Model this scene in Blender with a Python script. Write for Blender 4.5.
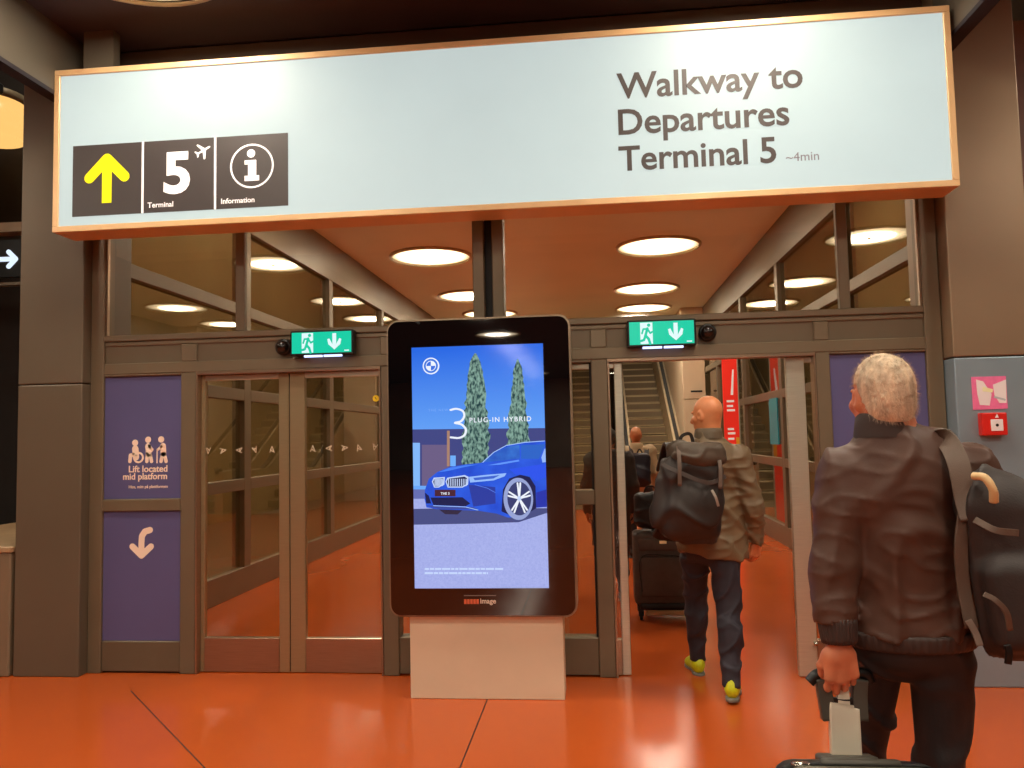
import bpy, bmesh, math, random
import numpy as np
from mathutils import Vector, Matrix
random.seed(7); np.random.seed(7)
for o in list(bpy.data.objects): bpy.data.objects.remove(o)
S = bpy.context.scene
COL = S.collection

# ------------------------------------------------------------------ camera
F, PITCH, YAW, ROLL, DIST, EYE = 790.5, 0.0660, -0.1012, -0.0223, 5.349, 1.6
_f = np.array([math.sin(YAW)*math.cos(PITCH), math.cos(YAW)*math.cos(PITCH), math.sin(PITCH)])
_r = np.array([math.cos(YAW), -math.sin(YAW), 0.0]); _u = np.cross(_r, _f)
_r2 = math.cos(ROLL)*_r + math.sin(ROLL)*_u; _u2 = -math.sin(ROLL)*_r + math.cos(ROLL)*_u
CAMP = np.array([0, -DIST, EYE])
cd = bpy.data.cameras.new('camera'); cam = bpy.data.objects.new('camera', cd); COL.objects.link(cam)
cd.sensor_width = 36; cd.lens = F/1024*36; cd.clip_start = .05; cd.clip_end = 200
cam.matrix_world = Matrix(((_r2[0], _u2[0], -_f[0], CAMP[0]), (_r2[1], _u2[1], -_f[1], CAMP[1]), (_r2[2], _u2[2], -_f[2], CAMP[2]), (0, 0, 0, 1)))
S.camera = cam
def U(px, py, y):                       # point on the plane y = const seen at a pixel
    d = _f + _r2*(px-512)/F - _u2*(py-384)/F
    return CAMP + d*(y+DIST)/d[1]
# ------------------------------------------------------------------ world, exposure
W = bpy.data.worlds.new('world'); S.world = W; W.use_nodes = True
W.node_tree.nodes['Background'].inputs[0].default_value = (.9, .75, .6, 1)
W.node_tree.nodes['Background'].inputs[1].default_value = .03
S.view_settings.view_transform = 'Standard'; S.view_settings.look = 'None'
S.view_settings.gamma = 1; S.view_settings.use_curve_mapping = False
S.view_settings.exposure = 0.0
LAMP = 50.0        # radiance of the round ceiling lights

# ------------------------------------------------------------------ materials
def lin(c):
    return tuple(((v/255)/12.92 if v/255 <= .04045 else ((v/255+.055)/1.055)**2.4) for v in c)
MATS = {}
def mat(name, rgb, rough=.5, metal=0, var=.12, vscale=6, bump=0, bscale=60, spec=.5, emit=0, stretch=(1, 1, 1), coat=0, rvar=0):
    if name in MATS: return MATS[name]
    m = bpy.data.materials.new(name); m.use_nodes = True; nt = m.node_tree; N = nt.nodes; L = nt.links
    b = N['Principled BSDF']; c = lin(rgb)
    tc = N.new('ShaderNodeTexCoord'); mp = N.new('ShaderNodeMapping'); mp.inputs['Scale'].default_value = stretch
    L.new(tc.outputs['Object'], mp.inputs[0])
    nz = N.new('ShaderNodeTexNoise'); nz.inputs['Scale'].default_value = vscale; nz.inputs['Detail'].default_value = 5
    L.new(mp.outputs[0], nz.inputs[0])
    cr = N.new('ShaderNodeValToRGB'); cr.color_ramp.elements[0].position = .3; cr.color_ramp.elements[1].position = .7
    cr.color_ramp.elements[0].color = tuple(v*(1-var) for v in c)+(1,); cr.color_ramp.elements[1].color = tuple(min(1, v*(1+var)) for v in c)+(1,)
    L.new(nz.outputs['Fac'], cr.inputs[0]); L.new(cr.outputs[0], b.inputs['Base Color'])
    b.inputs['Roughness'].default_value = rough; b.inputs['Metallic'].default_value = metal
    b.inputs['Specular IOR Level'].default_value = spec; b.inputs['Coat Weight'].default_value = coat
    if rvar:
        mr = N.new('ShaderNodeMapRange'); mr.inputs[3].default_value = rough-rvar; mr.inputs[4].default_value = rough+rvar
        mr.inputs[1].default_value = .3; mr.inputs[2].default_value = .7
        L.new(nz.outputs['Fac'], mr.inputs[0]); L.new(mr.outputs[0], b.inputs['Roughness'])
    if bump:
        n2 = N.new('ShaderNodeTexNoise'); n2.inputs['Scale'].default_value = bscale; n2.inputs['Detail'].default_value = 6
        L.new(mp.outputs[0], n2.inputs[0]); bp = N.new('ShaderNodeBump'); bp.inputs['Strength'].default_value = bump; bp.inputs['Distance'].default_value = .01
        L.new(n2.outputs['Fac'], bp.inputs['Height']); L.new(bp.outputs[0], b.inputs['Normal'])
    if emit:
        L.new(cr.outputs[0], b.inputs['Emission Color']); b.inputs['Emission Strength'].default_value = emit
    MATS[name] = m; return m
def emitm(name, rgb, k=1.0, tex=0, rgb2=None, scale=40, stretch=(1, 1, 1)):     # a lit screen or backlit print
    if name in MATS: return MATS[name]
    m = bpy.data.materials.new(name); m.use_nodes = True; nt = m.node_tree; N = nt.nodes; L = nt.links
    b = N['Principled BSDF']; b.inputs['Base Color'].default_value = (.01, .01, .01, 1); b.inputs['Roughness'].default_value = .2
    b.inputs['Specular IOR Level'].default_value = .2
    b.inputs['Emission Color'].default_value = lin(rgb)+(1,); b.inputs['Emission Strength'].default_value = k
    if tex:
        tc = N.new('ShaderNodeTexCoord'); mp = N.new('ShaderNodeMapping'); mp.inputs['Scale'].default_value = stretch
        nz = N.new('ShaderNodeTexNoise'); nz.inputs['Scale'].default_value = scale; nz.inputs['Detail'].default_value = 6
        cr = N.new('ShaderNodeValToRGB'); cr.color_ramp.elements[0].position = .5-.25/tex; cr.color_ramp.elements[1].position = .5+.25/tex
        cr.color_ramp.elements[0].color = lin(rgb)+(1,); cr.color_ramp.elements[1].color = lin(rgb2)+(1,)
        L.new(tc.outputs['Object'], mp.inputs[0]); L.new(mp.outputs[0], nz.inputs[0]); L.new(nz.outputs['Fac'], cr.inputs[0]); L.new(cr.outputs[0], b.inputs['Emission Color'])
    MATS[name] = m; return m
def glassm(name, tint, ior=1.5, rough=.0):
    m = bpy.data.materials.new(name); m.use_nodes = True; nt = m.node_tree; N = nt.nodes; L = nt.links
    N.remove(N['Principled BSDF']); out = N['Material Output']
    tr = N.new('ShaderNodeBsdfTransparent'); tr.inputs[0].default_value = tint+(1,)
    gl = N.new('ShaderNodeBsdfGlossy'); gl.inputs['Roughness'].default_value = rough; gl.inputs[0].default_value = (1, .97, .92, 1)
    fr = N.new('ShaderNodeFresnel'); fr.inputs[0].default_value = ior
    ge = N.new('ShaderNodeNewGeometry'); iv = N.new('ShaderNodeMath'); iv.operation = 'SUBTRACT'; iv.inputs[0].default_value = 1
    mu = N.new('ShaderNodeMath'); mu.operation = 'MULTIPLY'; mx = N.new('ShaderNodeMixShader')
    L.new(ge.outputs['Backfacing'], iv.inputs[1]); L.new(fr.outputs[0], mu.inputs[0]); L.new(iv.outputs[0], mu.inputs[1])
    L.new(mu.outputs[0], mx.inputs[0]); L.new(tr.outputs[0], mx.inputs[1]); L.new(gl.outputs[0], mx.inputs[2]); L.new(mx.outputs[0], out.inputs[0])
    MATS[name] = m; return m

M_FLOOR = mat('orange_resin_floor', (197, 88, 35), .18, var=.08, vscale=.5, spec=.5, rvar=.03)
M_OUTFLOOR = mat('dark_platform_floor', (120, 108, 92), .5, var=.2)
M_FRAME = mat('bronze_brown_metal', (118, 104, 83), .42, .25, var=.05, vscale=3)
M_FRAMED = mat('bronze_brown_recess', (108, 95, 76), .45, .25, var=.05, vscale=3)
M_COLL = mat('column_cladding_brown', (106, 94, 77), .45, .2, var=.06, vscale=1.5)
M_COLR = mat('column_cladding_steel', (146, 166, 178), .34, .35, var=.08, vscale=2)  # steel whose pale blue base colour also carries the cool light on it
M_COLU = mat('column_cladding_tan', (144, 122, 98), .38, .3, var=.06, vscale=1.5)
M_STEEL = mat('brushed_steel', (204, 202, 184), .32, .6, var=.08, vscale=8, stretch=(1, 1, 30), bump=.03, bscale=30)
M_STEELH = mat('brushed_steel_plate', (170, 145, 122), .3, .8, var=.1, vscale=6, stretch=(1, 1, 40), bump=.03, bscale=20)
M_DOORM = mat('brushed_bronze_door', (168, 150, 116), .32, .6, var=.06, vscale=8, stretch=(1, 1, 30), bump=.03, bscale=30)
M_CHROME = mat('chrome', (215, 210, 200), .15, .95, var=.04)
M_GASKET = mat('black_rubber', (18, 16, 16), .6)
M_BLUE = mat('violet_blue_panel', (92, 90, 134), .35, .0, var=.05, vscale=2)
M_CREAM = mat('cream_vinyl', (250, 226, 205), .5, var=.02)
M_GLASS = glassm('clear_pane_glass', (.93, .91, .86), 1.5)
M_SIDEGLASS = glassm('side_wall_glass', (.82, .76, .62), 1.9)
M_CEIL = mat('corridor_ceiling_panel', (240, 238, 214), .45, var=.04, vscale=1)
M_HCEIL = mat('hall_ceiling_dark', (66, 54, 58), .6, var=.15, vscale=1)
M_WALLB = mat('bulkhead_brown', (96, 80, 70), .5, var=.08, vscale=1)
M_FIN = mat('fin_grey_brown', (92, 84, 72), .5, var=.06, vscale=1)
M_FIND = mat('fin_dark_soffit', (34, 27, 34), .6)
M_BEIGE = mat('beige_wall_panel', (214, 190, 158), .45, var=.05, vscale=1)
M_DARK = mat('dark_brown_wall', (170, 150, 114), .6, var=.15, vscale=.8)
M_HALLW = mat('hall_rear_wall', (170, 156, 140), .6, var=.15, vscale=.6)

# ------------------------------------------------------------------ helpers
ORG = {}
def link(o, parent=None, origin=None):
    COL.objects.link(o)
    if parent is not None:
        o.parent = parent; ORG[o.name] = ORG[parent.name]
    else:
        ORG[o.name] = np.array(origin if origin is not None else (0, 0, 0), float); o.location = ORG[o.name]
    return o
def empty(name, loc=(0, 0, 0), label=None, cat=None, group=None, kind=None):
    o = bpy.data.objects.new(name, None); link(o, None, loc); o.empty_display_size = .1
    return tag(o, label, cat, group, kind)
def tag(o, label=None, cat=None, group=None, kind=None):
    if label: o['label'] = label
    if cat: o['category'] = cat
    if group: o['group'] = group
    if kind: o['kind'] = kind
    return o
def mesh(name, V, Fc, m, parent=None, smooth=False, origin=None):
    V = np.asarray(V, float)
    org = ORG[parent.name] if parent is not None else np.array(origin if origin is not None else (0, 0, 0), float)
    me = bpy.data.meshes.new(name); me.from_pydata((V-org).tolist(), [], [tuple(int(i) for i in f) for f in Fc]); me.update()
    if smooth: me.polygons.foreach_set('use_smooth', [True]*len(me.polygons))
    if m is not None: me.materials.append(m)
    o = bpy.data.objects.new(name, me); return link(o, parent, org)
def bm_obj(name, bm, m, parent=None, smooth=False, origin=None):
    org = ORG[parent.name] if parent is not None else np.array(origin if origin is not None else (0, 0, 0), float)
    bmesh.ops.recalc_face_normals(bm, faces=bm.faces)
    bmesh.ops.translate(bm, verts=bm.verts, vec=Vector(-org))
    me = bpy.data.meshes.new(name); bm.to_mesh(me); bm.free()
    if smooth: me.polygons.foreach_set('use_smooth', [True]*len(me.polygons))
    me.materials.append(m); o = bpy.data.objects.new(name, me); return link(o, parent, org)
def bx(bm, a, b, bev=0, seg=1, R=None, c=None):
    a = Vector(a); b = Vector(b); ctr = (a+b)/2; d = b-a
    r = bmesh.ops.create_cube(bm, size=1); vs = r['verts']
    bmesh.ops.scale(bm, vec=d, verts=vs)
    if bev:
        es = list({e for v in vs for e in v.link_edges})
        g = bmesh.ops.bevel(bm, geom=es, offset=bev, segments=seg, affect='EDGES', profile=.5)
        vs = list({v for v in g['verts']} | {v for f in g['faces'] for v in f.verts} | {v for v in vs if v.is_valid})
    if R is not None: bmesh.ops.rotate(bm, cent=(0, 0, 0), matrix=R, verts=vs)
    bmesh.ops.translate(bm, vec=ctr if c is None else Vector(c), verts=vs)
    return vs
def box(name, a, b, m, parent=None, bev=0, seg=1, R=None, c=None, origin=None, smooth=False):
    bm = bmesh.new(); bx(bm, a, b, bev, seg, R, c); return bm_obj(name, bm, m, parent, smooth, origin)
def prism(name, pts, y0, y1, m, parent=None, origin=None, smooth=False):        # outline in x,z pushed from y0 to y1
    n = len(pts); V = [(p[0], y0, p[1]) for p in pts]+[(p[0], y1, p[1]) for p in pts]
    Fc = [tuple(range(n)), tuple(range(2*n-1, n-1, -1))]+[(i, i+n, (i+1) % n+n, (i+1) % n) for i in range(n)]
    bm = bmesh.new(); vs = [bm.verts.new(v) for v in V]
    for f in Fc: bm.faces.new([vs[i] for i in f])
    return bm_obj(name, bm, m, parent, smooth, origin)
def rrect(x0, x1, z0, z1, r, n=6):
    P = []
    for cx, cz, a0 in ((x1-r, z1-r, 0), (x0+r, z1-r, 90), (x0+r, z0+r, 180), (x1-r, z0+r, 270)):
        for k in range(n+1):
            a = math.radians(a0+90*k/n); P.append((cx+r*math.cos(a), cz+r*math.sin(a)))
    return P
def disc_pts(cx, cz, rx, rz=None, n=28, a0=0, a1=360):
    rz = rx if rz is None else rz; full = (a1-a0 == 360)
    return [(cx+rx*math.cos(math.radians(a0+(a1-a0)*k/(n if full else n-1))), cz+rz*math.sin(math.radians(a0+(a1-a0)*k/(n if full else n-1)))) for k in range(n)]
def ring(name, cx, cz, r0, r1, y0, y1, m, parent, n=36):
    V = []; Fc = []
    for k in range(n):
        a = 2*math.pi*k/n
        for r, y in ((r0, y0), (r1, y0), (r1, y1), (r0, y1)): V.append((cx+r*math.cos(a), y, cz+r*math.sin(a)))
    for k in range(n):
        j = (k+1) % n
        for q in range(4): Fc.append((4*k+q, 4*k+(q+1) % 4, 4*j+(q+1) % 4, 4*j+q))
    bm = bmesh.new(); vs = [bm.verts.new(v) for v in V]
    for f in Fc: bm.faces.new([vs[i] for i in f])
    return bm_obj(name, bm, m, parent)
def lathe(name, prof, c, m, parent=None, n=24, axis='z', smooth=True, origin=None):
    V = []; Fc = []; k = len(prof)
    for i in range(n):
        a = 2*math.pi*i/n
        for r, h in prof:
            p = (r*math.cos(a), r*math.sin(a), h)
            if axis == 'y': p = (p[0], h, p[1])
            if axis == 'x': p = (h, p[0], p[1])
            V.append((c[0]+p[0], c[1]+p[1], c[2]+p[2]))
    for i in range(n):
        j = (i+1) % n
        for q in range(k-1): Fc.append((i*k+q, j*k+q, j*k+q+1, i*k+q+1))
    bm = bmesh.new(); vs = [bm.verts.new(v) for v in V]
    for f in Fc: bm.faces.new([vs[i] for i in f])
    bmesh.ops.remove_doubles(bm, verts=bm.verts, dist=1e-6)
    return bm_obj(name, bm, m, parent, smooth, origin)
def catmull(P, n=8):
    P = [np.array(p, float) for p in P]; Q = [2*P[0]-P[1]]+P+[2*P[-1]-P[-2]]; out = []
    for i in range(1, len(Q)-2):
        for k in range(n):
            t = k/n; a, b, c, d = Q[i-1], Q[i], Q[i+1], Q[i+2]
            out.append(.5*((2*b)+(c-a)*t+(2*a-5*b+4*c-d)*t*t+(3*b-a-3*c+d)*t**3))
    out.append(P[-1]); return out
def sweep(name, path, w, t, m, parent=None, up=(0, 0, 1), n=8, round_=False, origin=None, taper=None):
    P = catmull(path, n); V = []; Fc = []; up = np.array(up, float)
    if round_: sec = [(math.cos(2*math.pi*k/10)*w, math.sin(2*math.pi*k/10)*t) for k in range(10)]
    else: sec = [(-w, -t), (-w*.9, -t), (w*.9, -t), (w, -t), (w, t), (w*.9, t), (-w*.9, t), (-w, t)]
    k = len(sec)
    for i, p in enumerate(P):
        d = P[min(i+1, len(P)-1)]-P[max(i-1, 0)]; d /= np.linalg.norm(d)+1e-9
        s = np.cross(d, up); s /= np.linalg.norm(s)+1e-9; nn = np.cross(s, d)
        sc = 1 if taper is None else taper[0]+(taper[1]-taper[0])*i/(len(P)-1)
        for a, b in sec: V.append(p+s*a*sc+nn*b*sc)
    for i in range(len(P)-1):
        for q in range(k): Fc.append((i*k+q, i*k+(q+1) % k, (i+1)*k+(q+1) % k, (i+1)*k+q))
    Fc.append(tuple(range(k))[::-1]); Fc.append(tuple(range((len(P)-1)*k, len(P)*k)))
    bm = bmesh.new(); vs = [bm.verts.new(v) for v in V]
    for f in Fc: bm.faces.new([vs[i] for i in f])
    return bm_obj(name, bm, m, parent, True, origin)
def text(s, x0, x1, zb, y, m, parent, bold=.0, name='lettering', depth=.0015, space=1.0, rot=0, height=None):
    """one line of lettering facing -y: from x0 to x1 with its baseline at zb"""
    cu = bpy.data.curves.new('tmp', 'FONT'); cu.body = s; cu.size = 1; cu.offset = bold; cu.extrude = .001; cu.space_character = space; cu.resolution_u = 4
    to = bpy.data.objects.new('tmp', cu); COL.objects.link(to)
    dg = bpy.context.evaluated_depsgraph_get(); me = to.evaluated_get(dg).to_mesh()
    n = len(me.vertices); co = np.empty(n*3); me.vertices.foreach_get('co', co); co = co.reshape(-1, 3)
    Fc = [tuple(p.vertices) for p in me.polygons]; to.to_mesh_clear(); bpy.data.objects.remove(to); bpy.data.curves.remove(cu)
    a, b = co[:, 0].min(), co[:, 0].max(); k = (x1-x0)/(b-a); kz = k if height is None else height/(co[:, 1].max())
    X = (co[:, 0]-a)*k; Zc = co[:, 1]*kz; D = -np.sign(co[:, 2])*depth/2
    if rot: V = np.stack([x0-Zc, y+D, zb+X], 1)
    else: V = np.stack([x0+X, y+D, zb+Zc], 1)
    return mesh(name, V, Fc, m, parent)
def thick_line(name, pts, w, y0, y1, m, parent, n=8):      # a rounded stroke drawn on the plane, as a prism
    bm = bmesh.new()
    for q_, (a, b) in enumerate(zip(pts[:-1], pts[1:])):
        if q_: y0 = y0-min(.0002, abs(y1-y0)*.08)
        a = np.array(a); b = np.array(b); d = b-a; an = math.degrees(math.atan2(d[1], d[0]))
        P = disc_pts(b[0], b[1], w, n=7, a0=an-90, a1=an+90)+disc_pts(a[0], a[1], w, n=7, a0=an+90, a1=an+270)
        f = [bm.verts.new((p[0], y0, p[1])) for p in P]; g = [bm.verts.new((p[0], y1, p[1])) for p in P]; k = len(P)
        bm.faces.new(f); bm.faces.new(g[::-1])
        for i in range(k): bm.faces.new((f[i], g[i], g[(i+1) % k], f[(i+1) % k]))
    return bm_obj(name, bm, m, parent)
def copy_tree(o, parent=None):
    c = o.copy(); COL.objects.link(c); c.parent = parent
    for ch in list(o.children): copy_tree(ch, c)
    return c

# ------------------------------------------------------------------ signed-distance modelling for bodies, cloth and bags
def smin(a, b, k):
    h = np.clip(.5+.5*(b-a)/k, 0, 1); return b*(1-h)+a*h-k*h*(1-h)
def cone(a, b, ra, rb, flat=None, ax=None):
    a = np.array(a, float); b = np.array(b, float); ba = b-a; L2 = ba@ba+1e-12
    def f(p):
        q = p-a; t = np.clip(q@ba/L2, 0, 1); q = q-t[:, None]*ba
        if flat is not None:
            A = np.array(ax, float); A /= np.linalg.norm(A); w = q@A; q = q+np.outer(w*(1/flat-1), A)
        return np.sqrt((q*q).sum(1))-(ra+t*(rb-ra))
    return f
def rotz(a): c, s = math.cos(a), math.sin(a); return np.array([[c, -s, 0], [s, c, 0], [0, 0, 1.]])
def rotx(a): c, s = math.cos(a), math.sin(a); return np.array([[1, 0, 0], [0, c, -s], [0, s, c]])
def roty(a): c, s = math.cos(a), math.sin(a); return np.array([[c, 0, s], [0, 1, 0], [-s, 0, c]])
def ell(c, r, R=None):
    c = np.array(c, float); r = np.array(r, float); Rm = np.eye(3) if R is None else R
    def f(p):
        q = (p-c)@Rm; k0 = np.sqrt(((q/r)**2).sum(1)); k1 = np.sqrt(((q/(r*r))**2).sum(1))+1e-9; return k0*(k0-1)/k1
    return f
def rbox(c, h, r, R=None):
    c = np.array(c, float); h = np.array(h, float); Rm = np.eye(3) if R is None else R
    def f(p):
        q = np.abs((p-c)@Rm)-(h-r); return np.sqrt((np.maximum(q, 0)**2).sum(1))+np.minimum(q.max(1), 0)-r
    return f
def union(prims, k=.03):
    def f(p):
        d = prims[0](p)
        for q in prims[1:]:
            kk = k
            if isinstance(q, tuple): q, kk = q
            d = smin(d, q(p), kk)
        return d
    return f
def wav(p, seed, freq, n=5, aniso=(1, 1, 1)):
    r = np.random.RandomState(seed); s = 0
    for i in range(n):
        k = r.normal(size=3)*np.array(aniso); k = k/np.linalg.norm(k)*freq*(.6+.8*r.rand()); s = s+np.sin(p@k+r.rand()*6.28)
    return s/n
def folds(p, seed, freq, amp, aniso=(1, 1, 1)):
    q = p+.04*np.stack([wav(p, seed+1, 9), wav(p, seed+2, 9), wav(p, seed+3, 9)], 1)
    w = wav(q, seed, freq, 4, aniso); g = .5+.5*wav(p, seed+9, 7)
    return amp*1.5*(np.exp(-(w/.16)**2)-.35)*(.25+g)
def surf(f, lo, hi, vox):
    lo = np.array(lo, float); hi = np.array(hi, float); n = np.ceil((hi-lo)/vox).astype(int)+1
    ax = [lo[i]+vox*np.arange(n[i]) for i in range(3)]
    G = np.stack(np.meshgrid(*ax, indexing='ij'), -1).reshape(-1, 3)
    D = np.concatenate([f(G[i:i+200000]) for i in range(0, len(G), 200000)]).reshape(n)
    m = n-1; acc = np.zeros(tuple(m)+(3,)); cnt = np.zeros(m)
    corners = [(i, j, k) for i in (0, 1) for j in (0, 1) for k in (0, 1)]
    sl = lambda c: D[c[0]:c[0]+m[0], c[1]:c[1]+m[1], c[2]:c[2]+m[2]]
    for a in corners:
        for x in range(3):
            if a[x] == 0:
                b = list(a); b[x] = 1; da, db = sl(a), sl(b); w = (da < 0) != (db < 0)
                t = np.where(w, da/np.where(w, da-db, 1), 0); cnt += w
                for y in range(3): acc[..., y] += w*(a[y]+(t if y == x else 0))
    act = cnt > 0; idx = -np.ones(m, int); idx[act] = np.arange(act.sum())
    ii = np.argwhere(act); V = lo+vox*(ii+acc[act]/cnt[act][:, None]); Fc = []
    s = D < 0
    for x in range(3):
        y, z = (x+1) % 3, (x+2) % 3
        A = np.take(s, range(0, n[x]-1), x); B = np.take(s, range(1, n[x]), x); e = np.argwhere(A != B)
        e = e[(e[:, y] > 0) & (e[:, z] > 0) & (e[:, y] < m[y]) & (e[:, z] < m[z])]
        if len(e) == 0: continue
        def at(dy, dz): q = e.copy(); q[:, y] += dy; q[:, z] += dz; return idx[q[:, 0], q[:, 1], q[:, 2]]
        Q = np.stack([at(-1, -1), at(0, -1), at(0, 0), at(-1, 0)], 1); fl = A[e[:, 0], e[:, 1], e[:, 2]]
        Q[~fl] = Q[~fl][:, ::-1]; Fc.append(Q)
    Fc = np.concatenate(Fc); return V, Fc
def sdf_obj(name, f, lo, hi, vox, m, parent=None, origin=None):
    V, Fc = surf(f, lo, hi, vox); return mesh(name, V, Fc, m, parent, True, origin)
def join_vf(parts):
    V = []; Fc = []; n = 0
    for v, f in parts: V.append(v); Fc += [tuple(q+n for q in r) for r in f]; n += len(v)
    return np.concatenate(V), Fc

# ================================================================== THE SETTING
fl = box('floor', (-3.76, .3, -.1), (2.61, 15, 0), M_FLOOR); tag(fl, kind='structure')
fl2 = box('floor', (-14, -36, -.1), (12, .3, 0), M_FLOOR); tag(fl2, kind='structure')
M_JOINT = mat('floor_joint', (70, 32, 20), .6)
box('joint', (-.696, -6, 0), (-.688, -.05, .0006), M_JOINT, fl2)
a, b = np.array((-3.05, -.36)), np.array((-1.1, -2.41)); d = (b-a)/np.linalg.norm(b-a); nn = np.array((-d[1], d[0]))*.004
mesh('joint', [(*(a+nn), .0006), (*(b+nn), .0006), (*(b-nn), .0006), (*(a-nn), .0006), (*(a+nn), -.002), (*(b+nn), -.002), (*(b-nn), -.002), (*(a-nn), -.002)],
     [(0, 1, 2, 3), (7, 6, 5, 4), (0, 4, 5, 1), (1, 5, 6, 2), (2, 6, 7, 3), (3, 7, 4, 0)], M_JOINT, fl2)
tag(box('floor', (-14, .3, -.1), (-3.76, 34, -.002), M_OUTFLOOR), kind='structure')
tag(box('floor', (2.61, .3, -.1), (12, 34, -.002), M_OUTFLOOR), kind='structure')
tag(box('floor', (-3.76, 15, -.1), (2.61, 34, -.002), M_OUTFLOOR), kind='structure')
tag(box('ceiling', (-3.76, .1, 4.5), (2.61, 15, 4.6), M_CEIL), kind='structure')
tag(box('ceiling', (-14, -36, 4.5), (12, .1, 4.6), M_HCEIL), kind='structure')
tag(box('ceiling', (-14, .1, 7.5), (12, 34, 7.6), M_HCEIL), kind='structure')
tag(box('wall_front', (-14, -36.1, 0), (12, -36, 4.5), M_HALLW), kind='structure')
tag(box('wall_left', (-14.1, -36, 0), (-14, 34, 7.5), M_DARK), kind='structure')
tag(box('wall_right', (12, -36, 0), (12.1, 34, 7.5), M_DARK), kind='structure')
tag(box('wall_back', (-14, 34, 0), (12, 34.1, 7.5), M_BEIGE), kind='structure')
tag(box('wall_back', (-3.6, .02, 3.3), (2.265, .14, 4.5), M_WALLB), kind='structure')
tag(box('wall_left', (-7.6, 4, 0), (-7.5, 30, 7.5), M_DARK), kind='structure'); tag(box('wall_right', (6.5, .5, 0), (6.6, 30, 7.5), M_DARK), kind='structure')  # added beyond the side glass as lit backdrops that lighten the panes
tag(box('wall_left', (-14, 3.2, 0), (-5.9, 3.3, 7.5), mat('hall_darkness_sheet', (34, 28, 25), .7)), kind='structure')  # added near-black sheet, painting the darkness left of the column
tag(box('wall_right', (2.76, .5, 0), (6.5, .6, 4.5), mat('side_wall_rust', (104, 66, 54), .6, var=.15)), kind='structure')
tag(box('wall_back', (-14, .0, 4.5), (12, .1, 7.5), M_DARK), kind='structure')

# ---- corridor side walls of glass
def side_wall(X, out, mull, name):
    w = empty(name, (X, 0, 0), kind='structure')
    s = .13*out
    bxx = lambda nm, y0, y1, z0, z1, m, t=s: box(nm, (min(X, X+t), y0, z0), (max(X, X+t), y1, z1), m, w, .004)
    bxx('base_rail', .16, 15, 0, .27, M_FRAME, s)
    bxx('header', .16, 15, 3.93, 4.5, M_FRAME, s)
    zs = [(.27, 1.09), (1.21, 2.05), (2.17, 2.97), (3.09, 3.93)]
    for z0, z1 in ((1.09, 1.21), (2.05, 2.17), (2.97, 3.09)):
        for a, b in zip(mull[:-1], mull[1:]): bxx('rail', a+.08, b-.08, z0, z1, M_FRAME, s*.8)
    for y in mull: bxx('mullion', y-.08, y+.08, .27, 3.93, M_FRAME, s*1.1)
    for a, b in zip(mull[:-1], mull[1:]):
        for z0, z1 in zs:
            c = X+s*.45
            box('pane', (c-.006, a+.08, z0), (c+.006, b-.08, z1), M_SIDEGLASS, w)
    return w
side_wall(-3.75, -1, (.25, 2.95, 5.75, 8.6, 11.4, 14.9), 'wall_left')
side_wall(2.6, 1, (.25, 3.1, 5.95, 8.7, 11.5, 14.9), 'wall_right')
# ---- end of the corridor
e = empty('wall_back', (0, 15, 0), kind='structure')
box('panel', (-3.75, 15, 0), (-1.05, 15.15, 4.5), M_BEIGE, e, .01)
box('panel', (2.09, 13.2, 0), (2.6, 13.35, 2.35), M_BEIGE, e, .01)
box('panel', (2.09, 13.2, 2.37), (2.6, 13.35, 4.5), M_BEIGE, e, .01)
box('panel', (2.09, 13.36, 0), (2.2, 27, 7.4), M_BEIGE, e, .01); box('panel', (-1.2, 15.2, 0), (-1.09, 27, 7.4), M_BEIGE, e, .01)
box('slot', (2.26, 13.19, 2.52), (2.52, 13.202, 2.56), M_GASKET, e)
box('header', (-3.75, 15, 4.35), (2.6, 15.15, 4.5), M_BEIGE, e)

# ---- the glazed front with its rails and posts
fw = empty('wall_back', (-.67, 0, 0), kind='structure')
def fb(nm, x0, x1, z0, z1, m=M_FRAME, y0=0., y1=.13, bev=.006): return box(nm, (x0, y0, z0), (x1, y1, z1), m, fw, bev)
fb('post', -3.60, -3.50, 0, 3.3); fb('post', 2.16, 2.265, 0, 3.3)
for a, b in ((-2.915, -2.80), (-1.46, -1.35), (-.005, .105), (1.462, 1.555)): fb('post', a, b, 0, 2.105)
fb('post', -.80, -.72, 2.39, 3.3); fb('post', -.665, -.585, 2.39, 3.3); fb('post', -.80, -.585, 0, 2.39)
fb('post_gap', -.72, -.665, 2.39, 3.3, M_GASKET, .06, .12, 0)
for a, b in ((-2.52, -2.453), (1.642, 1.712)): fb('mullion', a, b, 2.39, 3.3, M_FRAME, .02, .07)
for a, b in ((-3.50, -.80), (-.585, 2.16)):
    fb('rail', a, b, 2.345, 2.39); fb('rail', a, b, 2.31, 2.343, M_FRAME, .012); fb('rail', a, b, 2.105, 2.185)
for a, b in ((-3.50, -2.915), (-2.80, -1.46), (-1.35, -.80), (-.585, -.005), (.105, 1.462), (1.555, 2.16)):
    fb('recess_panel', a, b, 2.185, 2.31, M_FRAMED, .022, .1, 0)
for a, b in ((-2.915, -2.80), (-1.46, -1.35), (-.005, .105), (1.462, 1.555)): fb('rail_stub', a, b, 2.185, 2.31)
for a, b in ((-2.80, -1.46), (.105, 1.462)): fb('head_highlight_strip', a, b, 2.085, 2.107, M_STEELH, -.006, .09, .002)  # lighter strip stands in for the highlight along the head's lower edge
for a, b in ((-2.80, -2.788), (-1.472, -1.46), (.105, .118), (1.45, 1.462)): fb('jamb_trim', a, b, 0, 2.085, M_STEELH, -.004, .09, .002)
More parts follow.
